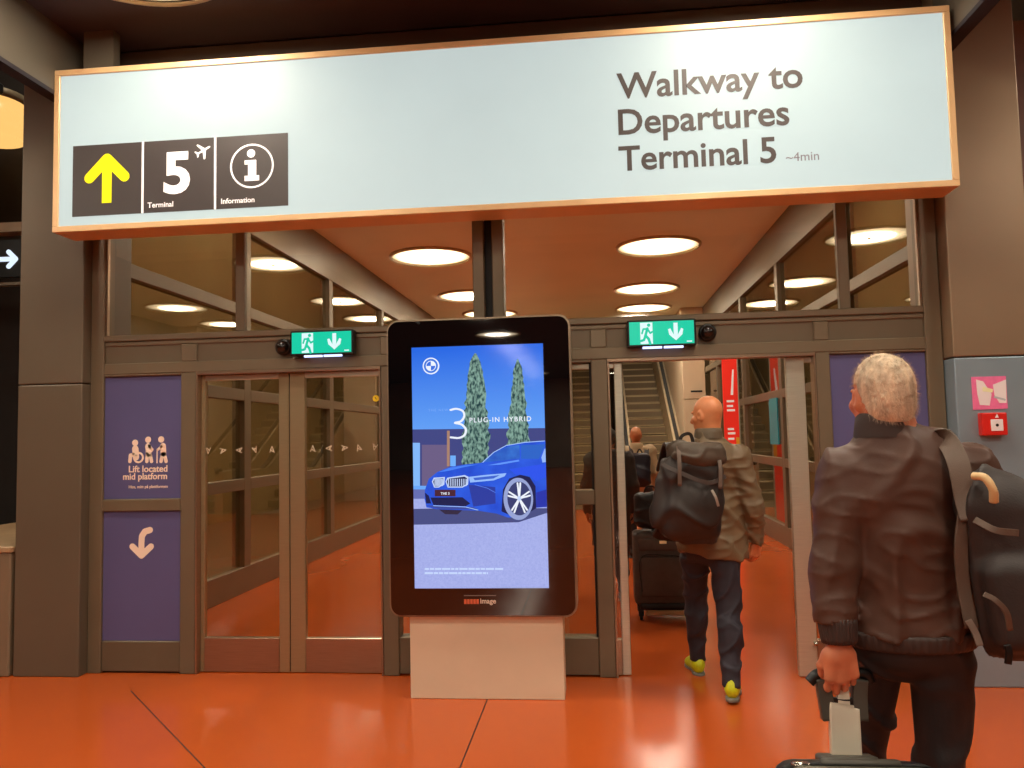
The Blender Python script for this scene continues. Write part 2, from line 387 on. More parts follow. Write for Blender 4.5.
for a, b in ((-3.50, -2.52), (-2.453, -.80), (-.585, 1.642), (1.712, 2.16)): fb('pane', a, b, 2.39, 3.3, M_GLASS, .05, .06, 0)
for a, b in ((-3.50, -3.488), (2.148, 2.16)): fb('glazing_bead', a, b, 2.39, 3.3, M_STEELH, .02, .05, .002)
for a, b in ((-3.50, -2.915), (1.555, 2.16)):
    fb('rail', a, b, 1.128, 1.214); fb('kick_panel', a, b, .012, .222, M_FRAMED, .01, .12)
    fb('rail', a, b, 2.09, 2.105); fb('backing', a, b, .22, 2.1, M_FRAMED, .045, .1, 0)
for a, b in ((-1.35, -.80), (-.585, -.005)):
    fb('rail', a, b, 1.13, 1.23); fb('kick_panel', a, b, .012, .258, M_FRAMED, .006, .12); fb('rail', a, b, 2.085, 2.105)
    fb('pane', a+.01, b-.01, .258, 1.13, M_GLASS, .05, .06, 0); fb('pane', a+.01, b-.01, 1.23, 2.085, M_GLASS, .05, .06, 0)
    fb('glazing_bead', b-.014, b, .258, 2.085, M_GASKET, .03, .05, 0)
fb('threshold', -3.5, -2.8, 0, .012, M_GASKET, .03, .1, 0)

# ---- sliding door leaves
M_MARK = mat('frosted_mark', (225, 205, 175), .6, emit=0)
M_YEL = mat('yellow_sticker', (250, 215, 20), .5, var=.02)
def leaf(n, x0, x1, sl, sr, y0=.05, marks=(), sticker=None, ms=None):
    ms = ms or M_STEEL
    d = empty('door_%d' % n, ((x0+x1)/2, y0, 0), kind='structure'); y1 = y0+.045
    B = lambda nm, a, b, z0, z1, m, ya=y0, yb=y1, bev=.004: box(nm, (a, ya, z0), (b, yb, z1), m, d, bev)
    B('stile', x0, x0+sl, .004, 2.083, ms); B('stile', x1-sr, x1, .004, 2.083, ms)
    B('top_rail', x0+sl, x1-sr, 2.045, 2.083, M_STEEL); B('kick_plate', x0+sl, x1-sr, .004, .238, M_STEELH, y0-.003)
    B('gasket', x1-.004, x1+.001, .01, 2.08, M_GASKET, y0+.005, y1-.005, 0)
    B('pane', x0+sl, x1-sr, .238, 2.045, M_GLASS, y0+.018, y0+.028, 0)
    for k, (mx, rt) in enumerate(marks):
        R = lambda px, pz: (mx+.021*(px*math.cos(rt)-pz*math.sin(rt)), 1.545+.021*(px*math.sin(rt)+pz*math.cos(rt)))
        thick_line('logo_mark', [R(-.8, -1), R(0, 1), R(.8, -1), R(-.45, -.25), R(.5, -.2)], .0022, y0+.0165, y0+.018, M_MARK, d)
    if sticker:
        s = prism('sticker', disc_pts(*sticker, .023), y0+.015, y0+.018, M_YEL, d); thick_line('arrow_mark', [(sticker[0]-.006, sticker[1]+.008), (sticker[0]+.004, sticker[1]-.006)], .0022, y0+.0145, y0+.015, M_GASKET, s)
    return d
leaf(1, -2.788, -2.137, .03, .075, ms=M_DOORM, marks=[(U(x, 450, .05)[0], r) for x, r in ((207, 3.1), (222, -1.4), (238, 1.5), (254, 3.5), (271, 0))])
leaf(2, -2.132, -1.472, .11, .012, ms=M_DOORM, marks=[(U(x, 450, .05)[0], r) for x, r in ((312, 0), (328, 1.6), (344, -1.5), (358, .3), (374, 2.9))], sticker=(-1.512, 1.886))
leaf(3, -.455, .204, .075, .055); leaf(4, 1.283, 1.95, .12, .075)
lk = bpy.data.objects['door_4']; p = U(815, 643, .05)
lathe('lock', [(0, -.035), (.012, -.035), (.012, 0), (0, 0)], (p[0], .05, p[2]), M_CHROME, lk, 12, 'y')

# ---- columns, fins
c = empty('wall_left', (-3.85, -.09, 0), kind='structure')
box('cladding_panel', (-4.09, -.09, 0), (-3.6, .5, 2.04), M_COLL, c, .008, 2); box('cladding_panel', (-4.09, -.09, 2.046), (-3.6, .5, 4.5), M_COLL, c, .008, 2)
c = empty('wall_right', (2.5, -.13, 0), kind='structure')
box('cladding_panel', (2.27, -.13, 0), (2.755, .5, 2.03), M_COLR, c, .008, 2); box('cladding_panel', (2.27, -.13, 2.037), (2.755, .5, 4.5), M_COLU, c, .008, 2)
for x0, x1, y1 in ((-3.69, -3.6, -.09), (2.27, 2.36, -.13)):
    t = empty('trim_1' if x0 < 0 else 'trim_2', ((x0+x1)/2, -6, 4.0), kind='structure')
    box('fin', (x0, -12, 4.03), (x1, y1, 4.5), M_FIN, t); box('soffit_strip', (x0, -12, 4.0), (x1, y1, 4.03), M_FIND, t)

# ---- round ceiling lights
def emit_disc():
    m = bpy.data.materials.new('lamp_diffuser'); m.use_nodes = True; nt = m.node_tree; N = nt.nodes; L = nt.links
    b = N['Principled BSDF']; b.inputs['Base Color'].default_value = (.9, .85, .75, 1); b.inputs['Emission Strength'].default_value = LAMP
    tc = N.new('ShaderNodeTexCoord'); sp = N.new('ShaderNodeVectorMath'); sp.operation = 'LENGTH'; cr = N.new('ShaderNodeValToRGB')
    cr.color_ramp.elements[0].position = .22; cr.color_ramp.elements[0].color = (1, .90, .74, 1); cr.color_ramp.elements[1].position = .6; cr.color_ramp.elements[1].color = (.016, .0125, .0072, 1)
    e2 = cr.color_ramp.elements.new(.40); e2.color = (.12, .1, .068, 1)
    L.new(tc.outputs['Object'], sp.inputs[0]); L.new(sp.outputs['Value'], cr.inputs[0]); L.new(cr.outputs[0], b.inputs['Emission Color'])
    return m
M_LAMP = emit_disc(); M_LRING = mat('lamp_ring', (214, 190, 150), .4)
def lamp(x, y, z, label, group):
    o = empty('ceiling_light', (x, y, z), label, 'light', group)
    if 'L' not in MATS:
        r = lathe('trim_ring', [(.62, 0), (.655, 0), (.655, -.03), (.62, -.04)], (x, y, z), M_LRING, o, 40)
        d = lathe('diffuser', [(.622, -.006), (.45, -.022), (.2, -.03), (.0, -.032)], (x, y, z), M_LAMP, o, 40)
        bo = lathe('centre_button', [(.0, -.05), (.03, -.05), (.035, -.03)], (x, y, z), M_LRING, o, 16)
        MATS['L'] = (r, d, bo)
    else:
        for q in MATS['L']:
            k = q.copy(); COL.objects.link(k); k.parent = o
    return o
ROWS = ((-2.5, 'left-hand row'), (1.08, 'right-hand row'))
NTH = ('nearest', 'second', 'third', 'fourth')
for x, side in ROWS:
    for k, y in enumerate((3.3, 6.92, 10.53, 13.0)):
        lamp(x+(.0, .0, .06, .15)[k], y, 4.5, '%s round warm light of the %s in the walkway ceiling' % (NTH[k], side), 'round lights in the walkway ceiling')
ORD = ('', 'second', 'third', 'fourth', 'fifth', 'sixth', 'seventh', 'eighth', 'ninth', 'tenth')
for k, y in enumerate((-1.22, -3.9, -6.92, -10.53, -14.1, -17.7, -21.3, -24.9, -28.5, -32.1)):
    for x, s in ((-6.2, 'far left'), (-2.62, 'left'), (1.05, 'right'), (4.7, 'far right')):
        if k > 1 and 'far' in s: continue
        lamp(x, y, 4.5, ('round warm light in the dark ceiling above the %s end of the long sign' % s) if k == 0 else 'round warm light in the dark hall ceiling, %s row, %s back from the sign' % (s, ORD[k]), 'round lights in the dark hall ceiling')
for x in (-1.5, 2.2):  # fill lamps added only to brighten the escalators
    for k, y in enumerate((17.5, 22.5)):
        lamp(x, y, 7.5, '%s added fill light high above the %s moving staircase' % (('nearer', 'farther')[k], 'left' if x < 0 else 'right'), 'fill lights added above the escalators')
for x, sd in ((-5.6, 'left'), (4.6, 'right')):  # unseen lamps added to brighten what shows through the side glass
    for k, y in enumerate((2.0, 5.5, 9.0, 12.5)):
        lamp(x, y, 7.5, '%s added fill light outside the %s glass wall of the walkway' % (NTH[k], sd), 'unseen fill lights added outside the walkway')

# ================================================================== THE LONG SIGN
M_SIGN = mat('backlit_sign_face', (116, 127, 127), .4, var=.02, vscale=2, emit=2.6, spec=.3)
M_SFRAME = mat('sign_frame_tan', (226, 188, 138), .35, .15, var=.04)
M_TILE = mat('sign_tile_charcoal', (66, 60, 60), .4, var=.03)
M_WHITE = mat('sign_white', (246, 246, 248), .5, var=.01, emit=.3)
M_TXT = mat('sign_text_grey', (66, 58, 57), .5, var=.02)
M_TXT2 = mat('sign_text_light_grey', (128, 122, 128), .5, var=.02)
M_SYEL = mat('sign_yellow', (240, 236, 0), .5, var=.02, emit=.25)
sx0, sx1, sz0, sz1, SY = -3.6, 2.236, 3.042, 4.168, -.42
sg = empty('wayfinding_sign', (-.68, -.3, 3.04), 'long backlit white sign pointing to the walkway above the glass doors', 'sign')
box('housing', (sx0, -.40, sz0), (sx1, -.19, sz1), M_SFRAME, sg, .004)
fwid = .04
for a, b, c_, d_ in ((sx0, sx1, sz0, sz0+fwid), (sx0, sx1, sz1-fwid, sz1), (sx0, sx0+fwid, sz0+fwid, sz1-fwid), (sx1-fwid, sx1, sz0+fwid, sz1-fwid)):
    box('frame', (a, SY-.012, c_), (b, -.4, d_), M_SFRAME, sg, .003)
face = box('face', (sx0+fwid, SY, sz0+fwid), (sx1-fwid, -.4, sz1-fwid), M_SIGN, sg)
box('hanger', (-3.48, -.3, sz1), (-3.26, -.22, 4.5), M_FIN, sg)
Q = lambda px, py: U(px, py, SY)
tl = Q(73, 147); br = Q(141, 216); tw = (Q(288, 170)[0]-Q(73, 170)[0]-.03)/3; tx = Q(73, 180)[0]; zt = Q(73, 146.5)[2]; zb = Q(73, 217)[2]
ts = []
for k in range(3):
    x = tx+k*(tw+.015); t = box('tile', (x, SY-.004, zb), (x+tw, SY, zt), M_TILE, face); ts.append((t, x, x+tw))
    if k: box('divider', (x-.015, SY-.0045, zb), (x, SY, zt), M_WHITE, face)
t, a, b = ts[0]; cx = (a+b)/2; h = zt-zb; yb_ = SY-.0055
prism('arrow_mark', [(cx-.034, zb+.17*h), (cx+.034, zb+.17*h), (cx+.034, zb+.76*h), (cx-.034, zb+.76*h)], yb_, SY-.004, M_SYEL, t)
thick_line('arrow_mark', [(cx-.125, zb+.53*h), (cx, zb+.79*h), (cx+.125, zb+.53*h)], .036, yb_-.0008, SY-.004, M_SYEL, t)
t, a, b = ts[1]; cx = (a+b)/2
text('5', cx-.105, cx+.08, zb+.27*h, yb_, M_WHITE, t, .03, 'numeral', height=.56*h)
text('Terminal', a+.03, a+.21, zb+.07*h, yb_, M_WHITE, t, .015)
px_, pz_ = b-.095, zt-.085                                   # small aeroplane
def plane_pts(cx, cz, s, an):
    P = [(0, 1), (.12, .8), (.12, .3), (1, -.25), (1, -.45), (.12, -.15), (.1, -.65), (.4, -.9), (.4, -1.05), (0, -.92)]
    P = P+[(-x, z) for x, z in P[::-1][1:-1]]
    c_, s_ = math.cos(an), math.sin(an); return [(cx+s*(x*c_-z*s_), cz+s*(x*s_+z*c_)) for x, z in P]
prism('aeroplane_mark', plane_pts(px_+.02, pz_, .056, math.radians(-62)), yb_, SY-.004, M_WHITE, t)
t, a, b = ts[2]; cx = (a+b)/2; cz = zb+.57*h
ring('ring_mark', cx, cz, .138, .15, yb_, SY-.004, M_WHITE, t)
prism('information_mark', disc_pts(cx-.005, cz+.085, .028), yb_, SY-.004, M_WHITE, t)
prism('information_mark', [(cx-.05, cz+.04), (cx+.03, cz+.04), (cx+.03, cz-.065), (cx+.05, cz-.065), (cx+.05, cz-.1), (cx-.05, cz-.1), (cx-.05, cz-.065), (cx-.026, cz-.065), (cx-.026, cz+.012), (cx-.05, cz+.012)], yb_, SY-.004, M_WHITE, t)
text('Information', a+.035, a+.265, zb+.07*h, yb_, M_WHITE, t, .015)
for s, p0, p1, bw in (('Walkway to', (617, 97.5), (803, 88), .017), ('Departures', (618.5, 134.5), (789.5, 124.5), .017), ('Terminal', (619, 171), (748, 163.5), .017), ('5', (760.5, 163), (776.5, 162), .017)):
    A, B = Q(*p0), Q(*p1); text(s, A[0], B[0], (A[2]+B[2])/2, SY-.003, M_TXT, face, bw)
A, B = Q(786, 161.5), Q(819, 160); text('~4min', A[0], B[0], (A[2]+B[2])/2, SY-.003, M_TXT2, face, 0)

# ================================================================== EXIT SIGNS AND SENSORS
M_GREEN = emitm('exit_green', (10, 205, 165), 1.0); M_EXW = emitm('exit_white', (225, 250, 250), 1.0)
M_LED = emitm('exit_led', (190, 205, 255), 2.2); M_BLACK = mat('black_plastic', (14, 14, 15), .35, var=.05)
def exit_sign(x0, x1, z0, z1, label):
    o = empty('exit_sign', ((x0+x1)/2, -.03, z0), label, 'exit sign', 'green exit signs over the doors')
    box('housing', (x0, -.075, z0), (x1, .0, z1), M_BLACK, o, .006); yf = -.077
    g = box('panel', (x0+.014, yf, z0+.014), (x1-.014, -.07, z1-.012), M_GREEN, o)
    w = x1-x0; h = z1-z0; X = lambda u: x0+u*w; Z = lambda v: z0+v*h; ya, yb = yf-.0012, yf
    prism('doorway_mark', [(X(.19), Z(.10)), (X(.37), Z(.10)), (X(.37), Z(.9)), (X(.19), Z(.9))], ya, yb, M_EXW, g)
    yc = ya-.001                                              # running figure in the doorway
    prism('figure_mark', disc_pts(X(.315), Z(.80), .011), yc, ya, M_GREEN, g)
    thick_line('figure_mark', [(X(.295), Z(.68)), (X(.265), Z(.42)), (X(.31), Z(.28)), (X(.33), Z(.1))], .0085, yc, ya, M_GREEN, g)
    thick_line('figure_mark', [(X(.265), Z(.42)), (X(.24), Z(.25)), (X(.20), Z(.22))], .008, yc-.0003, ya, M_GREEN, g)
    thick_line('figure_mark', [(X(.29), Z(.66)), (X(.235), Z(.66)), (X(.215), Z(.5))], .006, yc-.0006, ya, M_GREEN, g)
    thick_line('figure_mark', [(X(.295), Z(.66)), (X(.335), Z(.5)), (X(.365), Z(.55))], .006, yc-.0009, ya, M_GREEN, g)
    prism('arrow_mark', [(X(.675), Z(.86)), (X(.735), Z(.86)), (X(.735), Z(.42)), (X(.785), Z(.66)), (X(.815), Z(.62)), (X(.8), Z(.42)), (X(.705), Z(.2)), (X(.61), Z(.42)), (X(.595), Z(.62)), (X(.625), Z(.66)), (X(.675), Z(.42))], ya, yb, M_EXW, g)
    box('small_print', (X(.86), ya, Z(.13)), (X(.935), yb, Z(.18)), M_EXW, g)
    for a, b in ((.22, .50), (.53, .81)): box('light_strip', (X(a), -.072, z0-.012), (X(b), -.05, z0+.001), M_LED, o)
exit_sign(-2.079, -1.628, 2.19, 2.362, 'green running man exit sign over the closed left doors')
exit_sign(.242, .692, 2.172, 2.35, 'green running man exit sign over the open right doors')
for x, l in ((-2.155, 'small dark dome sensor beside the left exit sign'), (.775, 'small dark dome sensor beside the right exit sign')):
    o = empty('dome_sensor', (x, 0, 2.262), l, 'sensor', 'dome sensors over the doors')
    lathe('base', [(.058, .022), (.058, -.012), (.05, -.018), (0, -.018)], (x, 0, 2.262), M_BLACK, o, 24, 'y')
    lathe('dome', [(.046, -.016), (.042, -.035), (.03, -.052), (.014, -.06), (0, -.062)], (x, 0, 2.262), mat('sensor_dome', (30, 24, 22), .12, var=.05), o, 24, 'y')

# ================================================================== BLUE PANELS
def blue(x0, x1, z0, z1, label):
    o = empty('information_panel', ((x0+x1)/2, .03, z0), label, 'panel'); box('board', (x0+.002, .02, z0+.002), (x1-.002, .044, z1-.002), M_BLUE, o); return o
b1 = blue(-3.5, -2.915, 1.214, 2.09, 'violet blue panel with lift notice left of the closed doors'); YB = .0185
q = lambda px, py: U(px, py, .02)
Cx = lambda u: 90+u*100/591; Cz = lambda v: 370+v*130/768
def pict(pts, w, nm='figure_mark'): thick_line(nm, [tuple(q(Cx(u), Cz(v))[[0, 2]]) for u, v in pts], w, YB, .02, M_CREAM, b1)
def pdot(u, v, r): c_ = q(Cx(u), Cz(v)); prism('figure_mark', disc_pts(c_[0], c_[2], r), YB, .02, M_CREAM, b1)
pdot(267, 430, .0225); pict([(268, 465), (272, 515)], .024); pict([(270, 500), (240, 503), (236, 540)], .013)
c_ = q(Cx(287), Cz(517)); ring('figure_mark', c_[0], c_[2], .027, .040, YB-.001, .02, M_CREAM, b1)
pdot(344, 412, .0225); pict([(343, 450), (348, 495)], .021); pict([(350, 448), (368, 470), (352, 490)], .010); pict([(340, 495), (336, 540)], .0125); pict([(355, 495), (364, 540)], .0125)
pdot(421, 410, .0225); pict([(432, 448), (434, 495)], .021); pict([(425, 450), (402, 470)], .0085); pict([(397, 468), (396, 548)], .004); pict([(430, 495), (420, 540)], .0125); pict([(440, 495), (450, 540)], .0125)
for s, u0, u1, v, bw in (('Lift located', 230, 458, 604, .02), ('mid platform', 196, 456, 648, .02), ('Hiss, mitt på plattformen', 230, 460, 699, .01)):
    A, B = q(Cx(u0), Cz(v)), q(Cx(u1), Cz(v)); text(s, A[0], B[0], A[2], .0185, M_CREAM, b1, bw)
b2 = blue(-3.5, -2.915, .222, 1.128, 'violet blue panel with a curved cream arrow near the floor')
A = [tuple(q(*p)[[0, 2]]) for p in ((150, 530), (145, 531.5), (142, 536), (141.5, 543), (141.5, 554))]
thick_line('arrow_mark', A, .022, YB, .02, M_CREAM, b2)
thick_line('arrow_mark', [tuple(q(*p)[[0, 2]]) for p in ((132.5, 546.5), (141.5, 555.5), (151, 546.5))], .022, YB-.0006, .02, M_CREAM, b2)
blue(1.555, 2.16, 1.214, 2.09, 'plain violet blue panel right of the open doors, behind the grey-haired traveller')
blue(1.555, 2.16, .222, 1.128, 'plain lower violet blue panel right of the open doors')

# ================================================================== ADVERTISING TOTEM
KY = -.5
K = lambda px, py: U(px, py, KY)[[0, 2]]
tt = empty('advertising_totem', (-.69, -.38, 0), 'tall black advertising screen on a beige plinth between the doors', 'screen')
p0, p1 = U(411, 698, -.45), U(564, 700, -.45)
M_PLINTH = mat('plinth_beige', (222, 200, 172), .45, var=.04, vscale=3)
pb0, pb1 = U(410, 640, -.45)[0], U(563.5, 640, -.45)[0]
box('plinth', (pb0, -.45, 0), (pb1, -.24, .62), M_PLINTH, tt, .004)
box('plinth_shadow_gap', (pb0+.01, -.44, .0), (pb1-.01, -.25, .004), M_GASKET, tt)
kx0, kx1 = K(389.5, 470)[0], K(572, 470)[0]; kz0, kz1 = K(480, 615.5)[1], K(478, 319)[1]
M_KGL = mat('totem_black_glass', (9, 9, 12), .012, var=.02, spec=.9, coat=.5); M_KED = mat('totem_edge_metal', (150, 132, 112), .3, .7)
prism('casing', rrect(kx0-.012, kx1+.012, kz0-.012, kz1+.012, .075), KY+.012, KY+.15, M_KED, tt, smooth=False)
gl_ = prism('front_glass', rrect(kx0, kx1, kz0, kz1, .065), KY, KY+.012, M_KGL, tt)
A, B = K(411.5, 346), K(546, 588)
sX0, sX1, sZ1, sZ0 = A[0], K(546, 470)[0], K(478, 345.5)[1], B[1]
M_SKY = bpy.data.materials.new('screen_sky'); M_SKY.use_nodes = True
nt = M_SKY.node_tree; bb = nt.nodes['Principled BSDF']; bb.inputs['Base Color'].default_value = (.01, .01, .01, 1); bb.inputs['Roughness'].default_value = .08
tc = nt.nodes.new('ShaderNodeTexCoord'); se = nt.nodes.new('ShaderNodeSeparateXYZ'); mr = nt.nodes.new('ShaderNodeMapRange'); cr = nt.nodes.new('ShaderNodeValToRGB')
mr.inputs[1].default_value = 1.55; mr.inputs[2].default_value = 2.15; cr.color_ramp.elements[0].color = lin((104, 168, 250))+(1,); cr.color_ramp.elements[1].color = lin((34, 104, 228))+(1,)
nt.links.new(tc.outputs['Object'], se.inputs[0]); nt.links.new(se.outputs[2], mr.inputs[0]); nt.links.new(mr.outputs[0], cr.inputs[0]); nt.links.new(cr.outputs[0], bb.inputs['Emission Color']); bb.inputs['Emission Strength'].default_value = 1
scr = box('screen', (sX0, KY-.0015, sZ0), (sX1, KY, sZ1), M_SKY, tt)
LAY = [0]
def clampx(P): return [(min(max(x, sX0), sX1), min(max(z, sZ0), sZ1)) for x, z in P]
def art(nm, P, m):                       # one flat shape of the advertisement on the screen
    LAY[0] += 1; y = KY-.0015-.00012*LAY[0]
    return prism(nm, clampx(P), y, KY-.0015, m, scr)
def artline(nm, P, w, m): LAY[0] += 1; return thick_line(nm, P, w, KY-.0015-.00012*LAY[0], KY-.0015, m, scr)
a5 = lambda u, v: tuple(K(380+u/5.12, 310+v/5.12))             # crop coordinates of the upper half
a6 = lambda u, v: tuple(K(400+u/6.4, 430+v/6.4))               # crop coordinates of the car
sc = 1/6.4*(.0061)
art('building_picture', [a5(150, 612), a5(860, 604), a5(860, 900), a5(150, 900)], emitm('ad_building', (66, 74, 138), .9))
art('wall_picture', [a5(215, 690), a5(352, 690), a5(352, 900), a5(215, 900)], emitm('ad_wall', (112, 98, 140), .9))
art('column_picture', [a5(160, 680), a5(205, 680), a5(205, 900), a5(160, 900)], emitm('ad_column', (130, 185, 250), 1))
art('post_picture', [a5(343, 618), a5(357, 618), a5(357, 800), a5(343, 800)], emitm('ad_post', (170, 130, 110), 1))
art('doorway_picture', [a5(360, 745), a5(388, 745), a5(388, 800), a5(360, 800)], emitm('ad_doorway', (110, 175, 250), 1))
M_TREE = emitm('ad_tree', (24, 62, 66), 1, 2.0, (134, 172, 158), 75, (1, 1, .5))
def tree_pts(ax, top, bot, prof):
    rr = random.Random(int(ax)); Lf = []; Rt = []
    for k in range(26):
        t = k/25; w = np.interp(t, [p[0] for p in prof], [p[1] for p in prof]); v = top+(bot-top)*t
        Lf.append(a5(ax-w*(1+.16*rr.uniform(-1, 1)), v)); Rt.append(a5(ax+w*(1+.16*rr.uniform(-1, 1))+10*t, v))
    return Lf+Rt[::-1]
art('cypress_picture', tree_pts(488, 222, 800, ((0, 4), (.08, 28), (.3, 46), (.6, 60), (1, 66))), M_TREE)
art('cypress_picture', tree_pts(705, 252, 720, ((0, 3), (.1, 20), (.4, 34), (.75, 48), (1, 58))), M_TREE)
art('road_picture', [a6(70, 440), a6(960, 440), tuple(K(560, 600)), tuple(K(405, 600))], emitm('ad_road', (152, 162, 226), 1, .8, (176, 186, 240), 110))
art('wall_base_picture', [a6(80, 380), a6(180, 380), a6(180, 440), a6(80, 440)], emitm('ad_wallbase', (100, 110, 180), 1))
art('shadow_picture', [a6(80, 505), a6(300, 500), a6(960, 500), a6(960, 530), a6(760, 590), a6(420, 600), a6(80, 606)], emitm('ad_shadow', (70, 78, 132), 1))
M_CAR = emitm('ad_car', (28, 72, 205), 1, 1, (44, 98, 232), 9); M_CARD = emitm('ad_car_dark', (24, 30, 78), 1)
art('car_picture', [a6(*p) for p in ((170, 495), (158, 440), (160, 385), (185, 312), (240, 268), (320, 236), (420, 220), (520, 210), (600, 140), (680, 97), (800, 76), (960, 66), (960, 492), (860, 498), (760, 560), (690, 560), (620, 535), (500, 516), (250, 508))], M_CAR)
art('car_window_picture', [a6(*p) for p in ((532, 206), (612, 142), (692, 106), (764, 96), (768, 182), (640, 197))], emitm('ad_glass', (34, 84, 190), 1, 1.2, (60, 128, 220), 12))
art('car_window_picture', [a6(*p) for p in ((776, 96), (930, 92), (890, 184), (776, 184))], emitm('ad_glass2', (40, 100, 200), 1))
art('mirror_picture', [a6(*p) for p in ((905, 175), (925, 120), (945, 118), (945, 205), (912, 208))], emitm('ad_mirror', (150, 185, 250), 1))
art('bonnet_line_picture', [a6(*p) for p in ((640, 210), (760, 190), (765, 200), (640, 222), (560, 226))], emitm('ad_line', (96, 150, 250), 1))
art('intake_picture', [a6(*p) for p in ((195, 432), (400, 430), (450, 470), (420, 488), (215, 480))], M_CARD)
art('intake_picture', [a6(*p) for p in ((160, 400), (185, 420), (200, 470), (168, 470))], M_CARD)
art('bumper_picture', [a6(*p) for p in ((440, 350), (610, 365), (612, 470), (470, 490))], emitm('ad_bumper', (40, 60, 160), 1))
art('splitter_picture', [a6(*p) for p in ((162, 482), (470, 494), (500, 508), (250, 506))], emitm('ad_split', (60, 76, 160), 1))
art('wheel_picture', [a6(*p) for p in ((250, 508), (400, 512), (370, 540), (290, 538))], emitm('ad_tyre2', (48, 40, 66), 1))
M_CHR = emitm('ad_chrome', (196, 214, 250), 1)
for x0, x1, nb in ((205, 288, 7), (292, 440, 9)):
    art('grille_picture', [a6(x0, 330), a6(x0+12, 305), a6(x1-25, 288 if nb > 7 else 302), a6(x1, 300), a6(x1-4, 350), a6(x1-40, 368), a6(x0+14, 368)], M_CHR)
    art('grille_picture', [a6(x0+8, 330), a6(x0+17, 312), a6(x1-27, 298 if nb > 7 else 310), a6(x1-10, 308), a6(x1-13, 346), a6(x1-42, 361), a6(x0+18, 361)], M_CARD)
    for k in range(nb):
        u = x0+20+(x1-x0-36)*k/(nb-1); art('grille_bar_picture', [a6(u-3, 312), a6(u+3, 312), a6(u+3, 358), a6(u-3, 358)], M_CHR)
art('headlight_picture', [a6(*p) for p in ((442, 300), (540, 288), (682, 276), (670, 296), (600, 322), (450, 336))], emitm('ad_light', (150, 190, 252), 1))
art('headlight_picture', [a6(*p) for p in ((470, 306), (640, 288), (600, 310), (480, 322))], emitm('ad_light2', (60, 100, 210), 1))
M_ADH = emitm('ad_highlight', (170, 205, 255), 1)
artline('roof_line_picture', [a6(*p) for p in ((530, 207), (600, 143), (680, 99), (800, 79), (925, 70))], .0022, M_ADH)
art('bonnet_picture', [a6(*p) for p in ((245, 270), (322, 240), (420, 225), (500, 220), (400, 240), (310, 262))], emitm('ad_bonnet', (70, 128, 245), 1))
art('flank_picture', [a6(*p) for p in ((700, 250), (940, 215), (940, 300), (870, 330), (830, 290), (740, 285))], emitm('ad_flank', (40, 84, 236), 1))
art('sill_picture', [a6(*p) for p in ((872, 400), (940, 380), (940, 490), (872, 495))], emitm('ad_sill', (34, 52, 170), 1))
artline('crease_picture', [a6(*p) for p in ((480, 350), (560, 372), (610, 400))], .0015, emitm('ad_crease', (90, 130, 240), 1))
artline('splitter_line_picture', [a6(*p) for p in ((215, 484), (420, 492), (500, 512))], .0016, M_ADH)
pl = art('number_plate_picture', [a6(*p) for p in ((224, 382), (356, 382), (356, 424), (224, 424))], emitm('ad_plate', (74, 36, 52), 1))
LAY[0] += 1; A, B = a6(262, 414), a6(318, 414); M_ADW = emitm('ad_white', (238, 244, 255), 1)
text('THE 3', A[0], B[0], A[1], KY-.0015-.00012*LAY[0], M_ADW, scr, .02, depth=.0002)
art('arch_picture', [a6(*p) for p in ((650, 520), (660, 380), (700, 310), (770, 286), (830, 300), (868, 360), (872, 500), (760, 570))], M_CARD)
wc = a6(758, 440); wr = abs(a6(853, 440)[0]-wc[0]); wz = abs(a6(758, 575)[1]-wc[1])
art('tyre_picture', disc_pts(*wc, wr, wz, 40), emitm('ad_tyre', (150, 164, 214), 1))
wc2 = a6(764, 438); art('rim_picture', disc_pts(*wc2, wr*.80, wz*.80, 40), emitm('ad_rim', (54, 62, 112), 1))
for k in range(5):
    for dd in (-.13, .13):
        an = math.radians(90+72*k)+dd; artline('spoke_picture', [wc2, (wc2[0]+wr*.74*math.cos(an), wc2[1]+wz*.74*math.sin(an))], .0052, M_ADW)
art('hub_picture', disc_pts(*wc2, .012, .015), M_CHR)
rc = a5(262, 287); rr_ = abs(a5(304, 287)[0]-rc[0])
art('roundel_picture', disc_pts(*rc, rr_, n=40), M_ADW); art('roundel_picture', disc_pts(*rc, rr_*.86, n=40), emitm('ad_roundel', (60, 120, 225), 1)); art('roundel_picture', disc_pts(*rc, rr_*.62, n=40), M_ADW)
for a0 in (90, 270): art('roundel_picture', [rc]+disc_pts(*rc, rr_*.54, n=10, a0=a0, a1=a0+90), emitm('ad_roundel2', (50, 110, 225), 1))
LAY[0] += 2; yy = KY-.0015-.00012*LAY[0]; A, B = a5(358, 655), a5(440, 655)
artline('numeral', [tuple(v) for v in catmull([a5(*p) for p in ((362, 512), (392, 506), (425, 518), (432, 545), (415, 570), (385, 578), (418, 586), (440, 610), (434, 640), (405, 655), (364, 652))], 4)], .0058, M_ADW)
A, B = a5(250, 520), a5(350, 520); text('THE NEW', A[0], B[0], A[1], yy-.0003, emitm('ad_pale', (120, 170, 248), 1), scr, 0, depth=.0002, space=1.4)
A, B = a5(460, 576), a5(775, 574); text('PLUG-IN HYBRID', A[0], B[0], A[1], yy-.0003, M_ADW, scr, .01, depth=.0002, space=1.25)
rr = random.Random(3)
for v, x1 in ((569, 504), (573.2, 488)):                          # unreadable small print
    x = 425
    while x < x1:
        w = rr.choice((3, 4, 6, 8)); art('small_print', [tuple(K(x, v-1)), tuple(K(min(x+w, x1), v-1)), tuple(K(min(x+w, x1), v+.6)), tuple(K(x, v+.6))], M_CHR); x += w+1.1
A, B = K(464, 599.2), K(479.5, 604); M_OR = mat('maker_orange', (205, 96, 60), .5)
